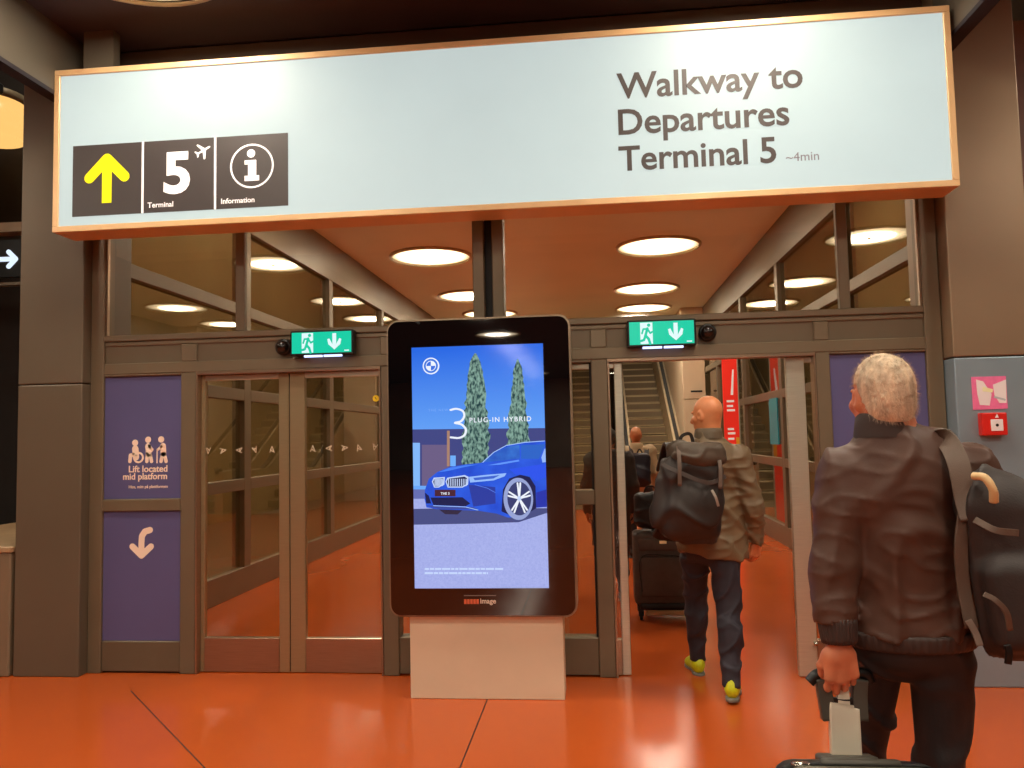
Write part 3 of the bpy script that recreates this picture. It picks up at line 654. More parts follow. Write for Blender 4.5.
for k in range(5):
    w = (B[0]-A[0])/5; box('maker_plate_letter', (A[0]+k*w, KY-.001, B[1]), (A[0]+(k+.82)*w, KY, A[1]), M_OR, tt)
A, B = K(480.3, 604), K(496, 604); text('image', A[0], B[0], A[1]+.004, KY-.0008, mat('maker_pale', (222, 196, 178), .5), tt, .02)
A, B = K(464, 596), K(496, 595.4); box('maker_line', (A[0], KY-.001, A[1]), (B[0], KY, A[1]+.005), mat('maker_grey', (120, 104, 100), .5), tt)

# ================================================================== RIGHT COLUMN: CALL POINT AND NOTICE
CY = -.13
A, B = U(971, 377, CY), U(1007, 409, CY)
n_ = empty('safety_notice', ((A[0]+B[0])/2, CY, B[2]), 'pink and white notice above the red box on the steel column', 'notice')
M_PINK = mat('notice_pink', (236, 120, 170), .4, var=.1, vscale=20); M_NW = mat('notice_white', (238, 232, 234), .4, var=.03)
pp = [U(971, 377, CY), U(1005.5, 376, CY), U(1007.5, 408.5, CY), U(973, 410, CY)]
prism('sheet', [(p[0], p[2]) for p in pp], CY-.004, CY, M_PINK, n_)
nq = lambda u, v: tuple(U(960+u*64/492, 360+v*100/768, CY)[[0, 2]])
prism('pictogram', [nq(*p) for p in ((120, 150), (175, 165), (240, 260), (225, 350), (150, 345), (130, 260))], CY-.0055, CY-.004, M_NW, n_)
prism('pictogram', [nq(*p) for p in ((250, 190), (350, 150), (355, 330), (300, 330), (262, 270))], CY-.0055, CY-.004, M_NW, n_)
prism('pictogram', [nq(*p) for p in ((170, 205), (250, 225), (245, 250), (170, 240))], CY-.0065, CY-.004, mat('notice_yellow', (244, 240, 190), .4), n_)
thick_line('pictogram', [nq(265, 285), nq(340, 305)], .006, CY-.0062, CY-.0055, mat('notice_grey', (190, 196, 204), .4), n_)
A, B = U(977, 413, CY), U(1004, 435, CY)
f_ = empty('fire_call_point', ((A[0]+B[0])/2, CY, B[2]), 'small red fire alarm call point on the steel column', 'fire alarm')
M_RED = mat('call_point_red', (214, 40, 32), .35, var=.05)
box('housing', (A[0], CY-.055, B[2]), (B[0], CY, A[2]), M_RED, f_, .008, 2)
cx = (A[0]+B[0])/2+.012; cz = (A[2]+B[2])/2-.008
box('press_panel', (cx-.036, CY-.058, cz-.036), (cx+.036, CY-.054, cz+.036), M_NW, f_, .002); prism('dot_mark', disc_pts(cx, cz, .009), CY-.0595, CY-.058, M_GASKET, f_)
prism('flame_mark', [(cx-.01, cz+.045), (cx+.012, cz+.045), (cx+.004, cz+.07)], CY-.0565, CY-.055, M_NW, f_)

# ================================================================== LEFT EDGE
M_CAB = mat('cabinet_grey_brown', (126, 108, 86), .45, var=.06)
o = empty('low_cabinet', (-4.7, .8, 0), 'low grey-brown cabinet cut by the left edge beside the column', 'cabinet')
box('body', (-5.4, -.1, 0), (-4.115, 1.6, .86), M_CAB, o, .01); box('top', (-5.4, -.11, .86), (-4.105, 1.6, .9), mat('cabinet_top', (170, 140, 105), .4), o, .006)
A, B = U(-14, 247, 1.5), U(20, 271, 1.5)
o = empty('arrow_sign', ((A[0]+B[0])/2, 1.5, B[2]), 'black hanging sign with a white arrow left of the column', 'sign')
box('board', (A[0]-.3, 1.5, B[2]-.05), (B[0]+.02, 1.56, A[2]+.06), M_BLACK, o); M_ARW = emitm('arrow_glow', (225, 240, 255), 1.1)
r3 = lambda px, py: tuple(U(px, py, 1.5)[[0, 2]])
thick_line('arrow_mark', [r3(-12, 260), r3(15, 259)], .022, 1.492, 1.5, M_ARW, o); thick_line('arrow_mark', [r3(9, 252), r3(16, 259), r3(9, 266.5)], .022, 1.491, 1.5, M_ARW, o)
zz = U(10, 229, 1.5)[2]
tag(box('trim_3', (-9, 1.45, zz-.04), (-4.3, 1.6, zz+.05), M_COLU), kind='structure')
zz = U(10, 283, 1.5)[2]; tag(box('trim_4', (-9, 1.5, zz-.02), (-4.3, 1.56, zz+.01), M_COLL), kind='structure')
A, B = U(-25, 98, 2.6), U(19.5, 147, 2.6)
o = empty('drum_lamp', ((A[0]+B[0])/2, 2.6, B[2]), 'glowing amber drum lampshade high at the left edge', 'lamp')
cx = B[0]-.34; M_SHADE = emitm('amber_shade', (255, 196, 112), 1.1)
B[2] += .12
lathe('shade', [(.33, B[2]), (.34, B[2]+.1), (.34, A[2]-.08), (.30, A[2]-.08), (.30, B[2]), (.33, B[2])], (cx, 2.6, 0), M_SHADE, o, 28)
lathe('cap', [(0, A[2]+.02), (.36, A[2]), (.36, A[2]-.09), (.0, A[2]-.09)], (cx, 2.6, 0), M_FRAME, o, 28)
lathe('stem', [(.03, A[2]), (.03, 7.5)], (cx, 2.6, 0), M_BLACK, o, 12)
box('bracket', (cx+.1, 2.2, A[2]-.12), (cx+.36, 2.34, A[2]-.0), M_BLACK, o, .02)

# ================================================================== ESCALATORS
M_STEP = mat('escalator_step_metal', (176, 158, 122), .45, .5, var=.1, vscale=3, stretch=(40, 1, 1)); M_RISER = mat('escalator_riser', (116, 100, 76), .5, .4, var=.15, stretch=(40, 1, 1))
M_BAL = mat('escalator_steel', (205, 182, 146), .35, .5, var=.05)
M_HAND = mat('handrail_black', (16, 15, 15), .4)
def escalator(x0, label):
    w = 1.0; y0 = 12.9; o = empty('escalator', (x0+w/2, y0, 0), label, 'escalator')
    tan = math.tan(math.radians(29)); dep = .40; n = 34; first = None
    for k in range(n):
        y = y0+k*dep; z = .02+k*dep*tan
        if first is None:
            t = box('step', (x0, y, z), (x0+w, y+dep, z+.2), M_STEP, o, .006); r = box('riser', (x0+.005, y-.004, z+.03), (x0+w-.005, y+.001, z+.175), M_RISER, t); first = (t, r)
        else:
            c = first[0].copy(); COL.objects.link(c); c.parent = o; c.location = (0, k*dep, k*dep*tan)
            c2 = first[1].copy(); COL.objects.link(c2); c2.parent = c
    for xa, xb in ((x0-.2, x0-.005), (x0+w+.005, x0+w+.2)):
        L = n*dep; V = []
        for x in (xa, xb): V += [(x, y0-1.2, 0), (x, y0-1.2, .95), (x, y0+.1, .98), (x, y0+L, .98+L*tan), (x, y0+L, 0)]
        mesh('balustrade', V, [(0, 1, 2, 3, 4)[::-1], (5, 6, 7, 8, 9)]+[(i, (i+1) % 5, (i+1) % 5+5, i+5) for i in range(5)], M_BAL, o)
        xm = (xa+xb)/2; sweep('handrail', [(xm, y0-1.25, .9), (xm, y0-1.2, 1.0), (xm, y0+.1, 1.04), (xm, y0+L*.5, 1.04+L*.5*tan), (xm, y0+L, 1.04+L*tan)], .04, .03, M_HAND, o)
    box('landing_plate', (x0, y0-1.3, 0), (x0+w, y0, .02), M_STEELH, o)
escalator(.88, 'moving staircase rising behind the open doors'); escalator(-.85, 'moving staircase hidden behind the black screen, left of the other')

# ---- banner, teal poster
o = empty('red_banner', (2.26, 8, 0), 'tall narrow red banner with white print in the walkway', 'banner')
M_BAN = mat('banner_red', (236, 44, 28), .5, var=.05, emit=.25); box('sheet', (2.145, 7.99, .1), (2.385, 8.01, 3.0), M_BAN, o)
box('base', (2.12, 7.85, 0), (2.41, 8.15, .1), M_STEEL, o, .01); box('pole', (2.385, 7.985, .1), (2.405, 8.015, 3.02), M_STEEL, o)
M_BW = mat('banner_white', (250, 240, 235), .5, emit=.2)
prism('print_mark', [(2.27, 2.2), (2.31, 2.2), (2.335, 2.62), (2.31, 2.62)], 7.986, 7.99, M_BW, o)
for z, w in ((2.08, .12), (2.0, .1), (1.93, .13), (1.62, .1), (1.55, .12), (1.46, .1)): box('print_mark', (2.2, 7.986, z), (2.2+w, 7.99, z+.035), M_BW, o)
box('price_patch', (2.33, 7.986, 1.15), (2.385, 7.99, 1.5), mat('banner_orange', (250, 180, 50), .5), o)
tag(box('teal_poster', (2.575, 6.1, 1.40), (2.595, 6.6, 2.06), mat('poster_teal', (24, 128, 136), .4, emit=.1), origin=(2.58, 6.4, 1.40)), 'narrow teal poster on the right glass wall of the walkway', 'poster')

# ================================================================== LUGGAGE
M_SUIT = mat('charcoal_suitcase_fabric', (84, 72, 64), .6, var=.12, vscale=20, bump=.1, bscale=300); M_SUITD = mat('black_suitcase', (22, 20, 22), .5, var=.1)
o = empty('soft_suitcase', (.6, 1.7, 0), 'charcoal soft suitcase standing ahead of the backpack man', 'suitcase')
A, B = U(633, 533, 1.6), U(693, 603, 1.6)
box('body', (A[0], 1.6, B[2]-.02), (A[0]+.52, 1.88, A[2]), M_SUIT, o, .035, 3, smooth=True)
box('front_pocket', (A[0]+.05, 1.575, B[2]+.05), (A[0]+.47, 1.62, A[2]-.2), M_SUIT, o, .02, 3, smooth=True)
sweep('pocket_zip', [(A[0]+.06, 1.573, B[2]+.1), (A[0]+.06, 1.573, A[2]-.21), (A[0]+.26, 1.573, A[2]-.185), (A[0]+.46, 1.573, A[2]-.21)], .005, .004, M_BLACK, o, up=(0, 1, 0))
box('top_pocket', (A[0]+.04, 1.58, A[2]-.15), (A[0]+.48, 1.61, A[2]-.05), M_SUIT, o, .012, 2, smooth=True)
box('lower_panel', (A[0]+.04, 1.59, .09), (A[0]+.50, 1.87, B[2]+.0), M_SUITD, o, .02, 2)
box('base_strip', (A[0]+.09, 1.588, .045), (A[0]+.5, 1.86, .09), mat('strip_tan', (206, 168, 122), .5), o, .01)  # pale tan strip along the suitcase's lower edge
for x in (A[0]+.05, A[0]+.49):
    for y in (1.63, 1.84):
        lathe('wheel', [(0, -.014), (.03, -.014), (.034, 0), (.03, .014), (0, .014)], (x, y, .034), M_BLACK, o, 16, 'x')
        box('wheel_fork', (x-.022, y-.018, .034), (x+.022, y+.018, .12), M_SUITD, o, .006)
sweep('carry_handle', [(A[0]+.17, 1.74, A[2]-.005), (A[0]+.2, 1.74, A[2]+.01), (A[0]+.32, 1.74, A[2]+.01), (A[0]+.35, 1.74, A[2]-.005)], .015, .007, M_SUITD, o, up=(0, 1, 0))
box('luggage_tag', (A[0]+.22, 1.57, A[2]-.09), (A[0]+.28, 1.578, A[2]-.065), mat('tag_cream', (240, 200, 140), .5, emit=.15), o, .002)
# a dark soft bag strapped on top
o = empty('soft_bag', (.5, 1.75, A[2]), 'small black soft bag resting on the charcoal suitcase', 'bag')
M_BAG = mat('bag_black', (30, 25, 25), .6, var=.2, vscale=20, bump=.15, bscale=150)
bc = np.array((A[0]+.17, 1.74, A[2]+.182))
fb_ = union([rbox(bc, (.15, .11, .155), .06), ell(bc+(0, -.09, -.03), (.11, .05, .10))], .03)
sdf_obj('body', lambda p: fb_(p)-folds(p, 5, 28, .01), bc-(.2, .18, .165), bc+(.2, .18, .2), .012, M_BAG, o)
sweep('strap', [bc+(-.1, -.1, .1), bc+(-.02, -.13, .04), bc+(.07, -.13, -.04), bc+(.12, -.1, -.1)], .012, .003, M_SUITD, o, up=(0, 1, 0))
sweep('handle', [bc+(-.06, 0, .14), bc+(-.03, 0, .2), bc+(.03, 0, .2), bc+(.06, 0, .14)], .008, .006, M_SUITD, o, up=(0, 1, 0))
lathe('buckle', [(0, -.01), (.02, -.01), (.02, .01), (0, .01)], bc+(.06, -.145, -.05), M_CHROME, o, 14, 'y')

# ================================================================== PEOPLE
M_SKIN = mat('skin_front', (206, 128, 92), .5, var=.12, vscale=14, bump=.05, bscale=90)
M_SKIN2 = mat('skin_tan', (214, 138, 92), .45, var=.1, vscale=14, bump=.04, bscale=90)
def head_sdf(c, yaw, s=1.0, tilt=0):
    """a head whose face looks along +y turned by yaw; c is the middle of the skull"""
    R = rotz(yaw)@rotx(tilt); T = lambda x, y, z: c+R@(np.array((x, y, z))*s); sc_ = lambda *r: np.array(r)*s
    P = [ell(T(0, -.012, .022), sc_(.076, .096, .092), R), (ell(T(0, .02, -.045), sc_(.062, .078, .075), R), .04*s), (ell(T(0, .055, -.085), sc_(.036, .035, .03), R), .04*s),
         (cone(T(0, .094, .0), T(0, .116, -.035), .010*s, .017*s), .015*s), (ell(T(0, .088, -.066), sc_(.026, .012, .008), R), .01*s)]
    for sd in (-1, 1):
        P += [(ell(T(sd*.078, .002, -.012), sc_(.011, .022, .034), R@rotz(-sd*.35)), .008*s), (ell(T(sd*.03, .078, .018), sc_(.026, .014, .009), R), .012*s), (ell(T(sd*.048, .062, -.03), sc_(.022, .02, .02), R), .02*s)]
    base = union(P, .02*s)
    eyes = [ell(T(sd*.031, .092, .0), sc_(.015, .012, .010), R) for sd in (-1, 1)]; ears = [ell(T(sd*.088, .008, -.012), sc_(.006, .011, .018), R) for sd in (-1, 1)]
    mouth = ell(T(0, .1, -.066), sc_(.022, .012, .0025), R)
    def f(p):
        d = base(p)
        for q in eyes+ears+[mouth]: d = -smin(-d, q(p), .006*s)
        return d
    return f, R
def hand_prims(w, dirn, back, side, curl=(1.25, 1.45, .8), s=1.0, spread=0.02, thumb=.6):
    """wrist w, fingers along dirn, back = direction the back of the hand faces, side=+1: thumb towards cross(dirn, back)"""
    d = np.array(dirn, float); d /= np.linalg.norm(d); b = np.array(back, float); b -= d*(b@d); b /= np.linalg.norm(b); x = np.cross(d, b)*side
    T = lambda a, l, h: w+(x*a+d*l-b*h)*s
    P = [cone(T(0, -.05, 0), T(0, .01, 0), .03*s, .028*s, .75, b), (cone(T(.022, .03, .0), T(.03, .085, .0), .016*s, .014*s), .02*s), (cone(T(-.024, .03, 0), T(-.032, .078, 0), .016*s, .0125*s), .02*s), (cone(T(0, .02, 0), T(0, .088, 0), .02*s, .014*s), .02*s), (ell(T(.02, .035, .012), np.array((.02, .03, .016))*s), .02*s)]
    for k, (a, l0, ln) in enumerate(((.031, .086, .078), (.0105, .092, .086), (-.0105, .088, .08), (-.030, .080, .062))):
        p = T(a, l0, 0); an = 0; rad = (.0098, .0102, .0098, .0085)[k]
        for j, fr in enumerate((.46, .30, .24)):
            an += curl[j]+.04*k; v = (d*math.cos(an)-b*math.sin(an)+x*spread*(1.5-k)*(j == 0)); q_ = p+v*ln*fr*s
            P.append((cone(p, q_, rad*s*(1-.08*j), rad*s*(1-.08*(j+1))), .004*s if j == 0 else .003*s)); p = q_
    p = T(.026, .03, .012); q_ = p+(x*.028*(1.2-thumb)+d*.03+(-b)*.018*thumb)*s; P.append((cone(p, q_, .0135*s, .0115*s), .012*s))
    p2 = q_+(x*-.005*thumb+d*.024+(-b)*.018*thumb)*s; P.append((cone(q_, p2, .0115*s, .0095*s), .004*s)); p3 = p2+(x*-.012*thumb+d*.018-b*.01*thumb)*s; P.append((cone(p2, p3, .0097*s, .008*s), .003*s))
    return union(P, .012*s)
def trunk_prims(J, g=0.0):
    P = [ell(J['chest'], (.165+g, .105+g, .19+g), J['R']), (ell(J['belly'], (.15+g, .105+g, .17+g), J['R']), .08), (ell(J['pelvis']+(0, 0, .03), (.155+g, .105+g, .10+g), J['R']), .06), (cone(J['shL'], J['shR'], .06+g, .06+g), .06)]
    return P
def arm_prims(J, s, g=0.0): return [(cone(J['sh'+s], J['el'+s], .054+g, .043+g), .04), (cone(J['el'+s], J['wr'+s], .042+g, .029+g), .02)]
def leg_prims(J, s, g=0.0): return [(cone(J['hip'+s], J['kn'+s], .088+g, .058+g), .05), (cone(J['kn'+s], J['an'+s], .056+g, .036+g), .02), (ell(J['kn'+s]*.62+J['an'+s]*.38-J['R'][:, 1]*.02, (.05+g, .055+g, .11)), .04)]
def bounds(J, keys, pad): A = np.array([J[k] for k in keys]); return A.min(0)-pad, A.max(0)+pad
def shoe(o, an, toe, m, msole, vox=.008):
    d = np.array(toe, float); an = np.array(an, float); t = d-an; t[2] = 0; t /= np.linalg.norm(t); R = np.stack([np.array((t[1], -t[0], 0)), t, np.array((0, 0, 1.))], 1)
    pitch = d[2]
    Rt = R@rotx(pitch); c = an+R@np.array((0, .06, 0)); c[2] = an[2]-.05
    T = lambda x, y, z: c+Rt@np.array((x, y, z))
    up = union([ell(T(0, -.075, .02), (.038, .055, .055), Rt), (ell(T(0, .02, .005), (.042, .10, .045), Rt), .04), (ell(T(0, .10, -.01), (.046, .07, .032), Rt), .03), (cone(T(0, -.07, .03), an+(0, 0, .03), .04, .04), .02)], .03)
    fl_ = rbox(T(0, .02, -.04), (.2, .3, .018), .001, Rt)
    f1 = lambda p: np.maximum(up(p), -((p-T(0, 0, -.03))@Rt[:, 2]))
    sole = union([ell(T(0, -.07, -.035), (.042, .062, .05), Rt), (ell(T(0, .085, -.035), (.05, .095, .05), Rt), .05)], .05)
    f2 = lambda p: np.maximum(sole(p), np.abs((p-T(0, 0, -.036))@Rt[:, 2])-.013)
    u = sdf_obj('shoe', f1, c-.21, c+.21, vox, m, o); sdf_obj('sole', f2, c-.21, c+.21, vox*.8, msole, u)
    for k in range(4):
        sweep('lace', [T(-.025, .02+.022*k, .04-.007*k), T(0, .025+.022*k, .052-.008*k), T(.025, .02+.022*k, .04-.007*k)], .004, .003, msole, u)
    return u
def clip_z(f, z0=None, z1=None, slope=0, x0=0):
    def g(p):
        d = f(p)
        if z0 is not None: d = np.maximum(d, (z0+slope*(p[:, 0]-x0))-p[:, 2])
        if z1 is not None: d = np.maximum(d, p[:, 2]-z1)
        return d
    return g
def collar(o, c, R, rx, ry, h, m, lean=0, nm='collar'):
    V = []; Fc = []; n = 40; prof = [(1.14, -.02), (1.08, h*.35), (1.02, h), (.97, h*1.03), (.93, h*.9), (.9, -.02)]; k = len(prof)
    for i in range(n):
        a = 2*math.pi*i/n; dip = .025*max(0, math.sin(a))
        for s_, z in prof: V.append(c+R@np.array((rx*s_*math.cos(a), ry*s_*math.sin(a)+lean*z, z-dip)))
    for i in range(n):
        j = (i+1) % n
        for q in range(k-1): Fc.append((i*k+q, j*k+q, j*k+q+1, i*k+q+1))
    return mesh(nm, V, Fc, m, o, True)
def rib_band(nm, a, b, r0, r1, m, o, ribs=26, amp=.0025, flat=None, ax=None, n=None):
    """a ribbed knit tube from a to b"""
    a = np.array(a, float); b = np.array(b, float); d = (b-a)/np.linalg.norm(b-a); ref = np.array(ax if ax is not None else (0, 1, 0), float); ref -= d*(ref@d); ref /= np.linalg.norm(ref); s_ = np.cross(d, ref)
    n = n or ribs*4; V = []; Fc = []; prof = [(.86, 0), (1, 0), (1.03, .2), (1.03, .8), (1, 1), (.86, 1)]; k = len(prof); fl_ = flat or 1
    for i in range(n):
        an = 2*math.pi*i/n
        for q, t in prof:
            r = (r0+(r1-r0)*t)*q+(amp*math.cos(an*ribs) if q >= 1 else 0); V.append(a+(b-a)*t+ref*(r*fl_*math.sin(an))+s_*(r*math.cos(an)))
    for i in range(n):
        j = (i+1) % n
        for q in range(k-1): Fc.append((i*k+q, j*k+q, j*k+q+1, i*k+q+1))
    return mesh(nm, V, Fc, m, o, True)

# ---------- traveller in front, grey hair, brown jacket
Y0 = -3.0
M_JK = mat('jacket_dark_brown', (82, 57, 47), .5, spec=.3, var=.1, vscale=12, bump=.04, bscale=220); M_JKR = mat('jacket_rib_brown', (58, 44, 40), .7, var=.1)
M_TR = mat('trousers_black', (34, 28, 30), .7, var=.18, vscale=16, bump=.06, bscale=160); M_SHB = mat('shoe_black', (20, 18, 18), .4); M_SOLE = mat('sole_dark', (30, 28, 28), .7)
M_HAIR = mat('grey_hair', (214, 192, 164), .6, var=.3, vscale=40, stretch=(1, 1, .3), bump=.5, bscale=120)
Rb = rotz(math.radians(6))
J = dict(R=Rb, head=U(881, 391, Y0), neck=U(889, 430, Y0), shL=U(845, 474, Y0-.01), shR=U(970, 470, Y0+.01), elL=U(834, 566, Y0-.05), wrL=U(839, 638, Y0-.09), elR=U(993, 570, Y0+.02), wrR=U(972, 575, Y0+.24),
         chest=U(908, 500, Y0), belly=U(909, 575, Y0+.01), pelvis=U(908, 645, Y0))
hz = .99; J['hipL'] = np.array((U(882, 660, Y0)[0], Y0+.01, hz)); J['hipR'] = np.array((U(940, 660, Y0)[0], Y0, hz))
J['knL'] = np.array((U(868, 760, Y0+.22)[0], Y0+.24, .54)); J['anL'] = np.array((.80, Y0+.30, .09)); J['knR'] = np.array((U(943, 768, Y0)[0], Y0+.03, .52)); J['anR'] = np.array((.985, Y0-.16, .10))
per = empty('person', (.87, Y0, 0), 'grey-haired traveller in a brown jacket seen from behind, pulling a suitcase', 'person')
hf, HR = head_sdf(J['head']+(0, 0, -.012), math.radians(12), .92)
neckf = cone(J['head']+HR@np.array((0, -.02, -.05)), J['neck']+(.02, -.01, -.06), .062, .07)
tr = union(trunk_prims(J, -.03)+arm_prims(J, 'L', -.014)+arm_prims(J, 'R', -.014)+leg_prims(J, 'L', -.03)+leg_prims(J, 'R', -.028)+[(cone(J['neck'], J['chest']+(0, 0, .1), .055, .07), .05)], .05)
lo, hi = bounds(J, ['shL', 'shR', 'wrL', 'wrR', 'anL', 'anR', 'knL', 'elR'], .12); hi[2] = J['neck'][2]+.02; lo[2] = .05
lo2, hi2 = J['head']-.17, J['head']+.16
hnd = hand_prims(J['wrL']+(0, 0, -.015), (.03, .02, -1), (0, -1, 0), 1, (.5, 1.35, 1.0), 1.06)
hfn = lambda p: smin(hf(p), neckf(p), .03)
hw = J['wrL']
bodyV = [surf(tr, lo, hi, .016), surf(hfn, lo2, hi2, .0048), surf(hnd, hw-(.09, .09, .2), hw+(.09, .11, .06), .003)]
hwr = J['wrR']; hr = hand_prims(hwr, (-.1, .6, .5), (.8, .2, .2), -1, (.9, 1.0, .6), 1.0); bodyV.append(surf(hr, hwr-.16, hwr+.16, .005))
V, Fc = join_vf(bodyV); mesh('body', V, Fc, M_SKIN, per, True)
# hair: a cap following the skull, cut at hairline, plus short strands
Hc = J['head']+(0, 0, -.012)
def hair_f(p):
    q = (p-Hc)@HR/.92; d = ell((0, -.016, .022), (.084, .104, .106))(q)
    d = np.minimum(d, ell((0, -.055, -.035), (.066, .058, .062))(q))*1.0
    d = smin(ell((0, -.016, .024), (.083, .103, .104))(q), ell((0, -.05, -.035), (.069, .060, .066))(q), .03)
    cut = np.maximum(-(q[:, 1]*.75+.012+(q[:, 2]-.02)*.0) if False else -1e9*np.ones(len(q)), (q[:, 1]-.055)*.8-(q[:, 2]-.03)*.55)
    cut = np.maximum(cut, -.082-q[:, 2])
    ear = .040-np.sqrt((q[:, 1]-.022)**2+((q[:, 2]+.02)*.8)**2); cut = np.maximum(cut, np.where(np.abs(q[:, 0]) > .045, ear, -1))
    return np.maximum(d*.92, cut*.9)+.0022*wav(p, 4, 260, 4)+.003*wav(p, 8, 70, 4)
hv, hfc = surf(hair_f, lo2, hi2, .0045); hair = mesh('hair', hv, hfc, M_HAIR, per, True)
rs = np.random.RandomState(2); SV = []; SF = []
for i in rs.choice(len(hv), 5200):
    p = hv[i]; n_0 = p-(Hc+HR@np.array((0, -.01, .0))); n_0 /= np.linalg.norm(n_0)
    fl0 = HR@np.array((0, -.5, -.75)); t = n_0*.55+fl0*(.9-.4*abs(n_0@fl0))+rs.normal(size=3)*.22; t /= np.linalg.norm(t); sd = np.cross(t, n_0); sd /= np.linalg.norm(sd)+1e-9
    L_ = .010+.008*rs.rand(); k = len(SV); SV += [p-n_0*.003-sd*.0006, p-n_0*.003+sd*.0006, p+t*L_]; SF.append((k, k+1, k+2))
st = mesh('hair_strands', SV, SF, M_HAIR, hair); st['kind'] = 'stuff'
# jacket
g = .028
jp = [ell(J['chest']+(0, 0, .0), (.185, .13, .215), Rb), (ell(J['belly'], (.185, .135, .19), Rb), .09), (ell(J['pelvis']+(0, 0, .03), (.178, .135, .12), Rb), .08), (cone(J['shL']+(0, 0, -.012), J['shR']+(0, 0, -.012), .075, .075), .07), (cone(J['neck']+(-.006, 0, -.035), J['chest']+(0, 0, .08), .075, .11), .07)]
slf = union([cone(J['shL'], J['elL'], .078, .064), (cone(J['elL'], J['wrL']+(0, 0, .035), .064, .054), .03)], .03); srf = union([cone(J['shR'], J['elR'], .078, .066), (cone(J['elR'], J['wrR']+(0, 0, .035), .066, .056), .03)], .03)
jf = union(jp, .05); hem = U(905, 630, Y0)[2]
def jk(p):
    z = p[:, 2]; w_ = folds(p, 21, 20, .011, (.8, .5, 1.2))+folds(p, 33, 46, .005, (.8, .6, 1.3))
    d = smin(np.maximum(jf(p), hem-z), np.maximum(slf(p), J['wrL'][2]+.045-z), .02); d = smin(d, srf(p), .03)
    return np.maximum(d-w_, z-(J['neck'][2]+.02))
lo, hi = bounds(J, ['shL', 'shR', 'elL', 'elR', 'wrR', 'neck', 'pelvis'], .14); lo[2] = .9; hi[2] = J['neck'][2]+.06; lo[1] -= .02
sdf_obj('jacket', jk, lo, hi, .0075, M_JK, per)
rib_band('waistband', J['pelvis']+(0, 0, hem-J['pelvis'][2]-.035), J['pelvis']+(0, 0, hem-J['pelvis'][2]+.012), .172, .182, M_JKR, per, 60, .0014, .74, (0, 1, 0))
rib_band('cuff', J['wrL']+(.0, 0, -.012), J['wrL']+(-.002, .004, .055), .044, .05, M_JKR, per, 30, .0015)
collar(per, J['neck']+(-.014, 0, .0), rotz(math.radians(15)), .071, .078, .048, M_JKR)
sweep('shirt_collar', [U(859, 437, Y0+.01), U(857, 432, Y0+.05), U(859, 430, Y0+.08)], .008, .004, mat('shirt_white', (235, 225, 220), .6), per)
# trousers and shoes
tp = union([ell(J['pelvis']+(0, 0, .01), (.155, .12, .10), Rb)]+[(q_, .015) for q_, _ in leg_prims(J, 'L', -.014)+leg_prims(J, 'R', -.002)], .02)
lo, hi = bounds(J, ['hipL', 'hipR', 'anL', 'anR', 'knL', 'knR'], .16); hi[2] = 1.08; lo[2] = .06
sdf_obj('trousers', clip_z(lambda p: tp(p)-folds(p, 50, 26, .012, (.6, .6, 1.4)), .085), lo, hi, .009, M_TR, per)
shoe(per, J['anL'], J['anL']+(-.01, .15, 0), M_SHB, M_SOLE, .012); shoe(per, J['anR'], J['anR']+(.02, .15, 0), M_SHB, M_SOLE, .012)

# the backpack hanging from his right shoulder
M_BP = mat('backpack_brown_black', (42, 32, 30), .6, var=.2, vscale=14, bump=.1, bscale=200); M_STRAP = mat('strap_brown', (92, 74, 62), .6, var=.1, bump=.1, bscale=300)
o = empty('shoulder_backpack', (1.13, Y0-.1, U(1000, 650, Y0-.12)[2]), 'dark backpack hanging from the right shoulder of the grey-haired traveller', 'backpack')
yb = Y0-.16; c0 = U(1014, 570, yb); Rk = rotz(math.radians(-22))@roty(math.radians(-7))
bp = union([rbox(c0, (.105, .10, .225), .07, Rk), (rbox(c0+Rk@np.array((.0, -.085, -.07)), (.085, .05, .12), .045, Rk), .02), (ell(c0+Rk@np.array((-.02, .0, .19)), (.085, .085, .08), Rk), .05)], .03)
sdf_obj('body', lambda p: bp(p)-folds(p, 61, 24, .014), c0-(.26, .24, .34), c0+(.26, .24, .34), .009, M_BP, o)
s0 = U(944, 437, Y0-.03)
sweep('strap', [U(935, 436, Y0+.03)+(0, 0, .0), U(945, 438, Y0-.07), U(958, 462, Y0-.16), U(966, 500, Y0-.19), U(972, 520, yb-.05)], .026, .006, M_STRAP, o, up=(.3, 1, .3))
sweep('strap', [U(966, 505, Y0-.19), U(961, 545, Y0-.19), U(964, 590, Y0-.18), U(972, 628, yb-.03)], .016, .004, M_STRAP, o, up=(0, 1, 0))
sweep('grab_handle', [U(974, 476, yb-.06), U(985, 478, yb-.09), U(993, 490, yb-.10), U(994, 502, yb-.09)], .011, .010, mat('handle_cream', (214, 180, 130), .5), o, round_=True)
sweep('pocket_zip', [U(984, 594, yb-.15), U(995, 600, yb-.165), U(1006, 612, yb-.165), U(1010, 630, yb-.155)], .006, .004, M_STRAP, o, up=(0, 1, 0))
sweep('pull_tab', [U(1007, 645, yb-.14), U(1009, 653, yb-.142), U(1008, 664, yb-.142)], .007, .004, M_BLACK, o, up=(0, 1, 0))
sweep('buckle_strap', [U(968, 620, yb-.05), U(975, 632, yb-.06), U(980, 646, yb-.07)], .008, .003, mat('strap_grey', (120, 100, 88), .6), o, up=(0, 1, 0))
sweep('compression_strap', [U(975, 520, yb-.09), U(995, 530, yb-.13), U(1018, 533, yb-.13)], .008, .004, M_STRAP, o, up=(0, 1, 0))

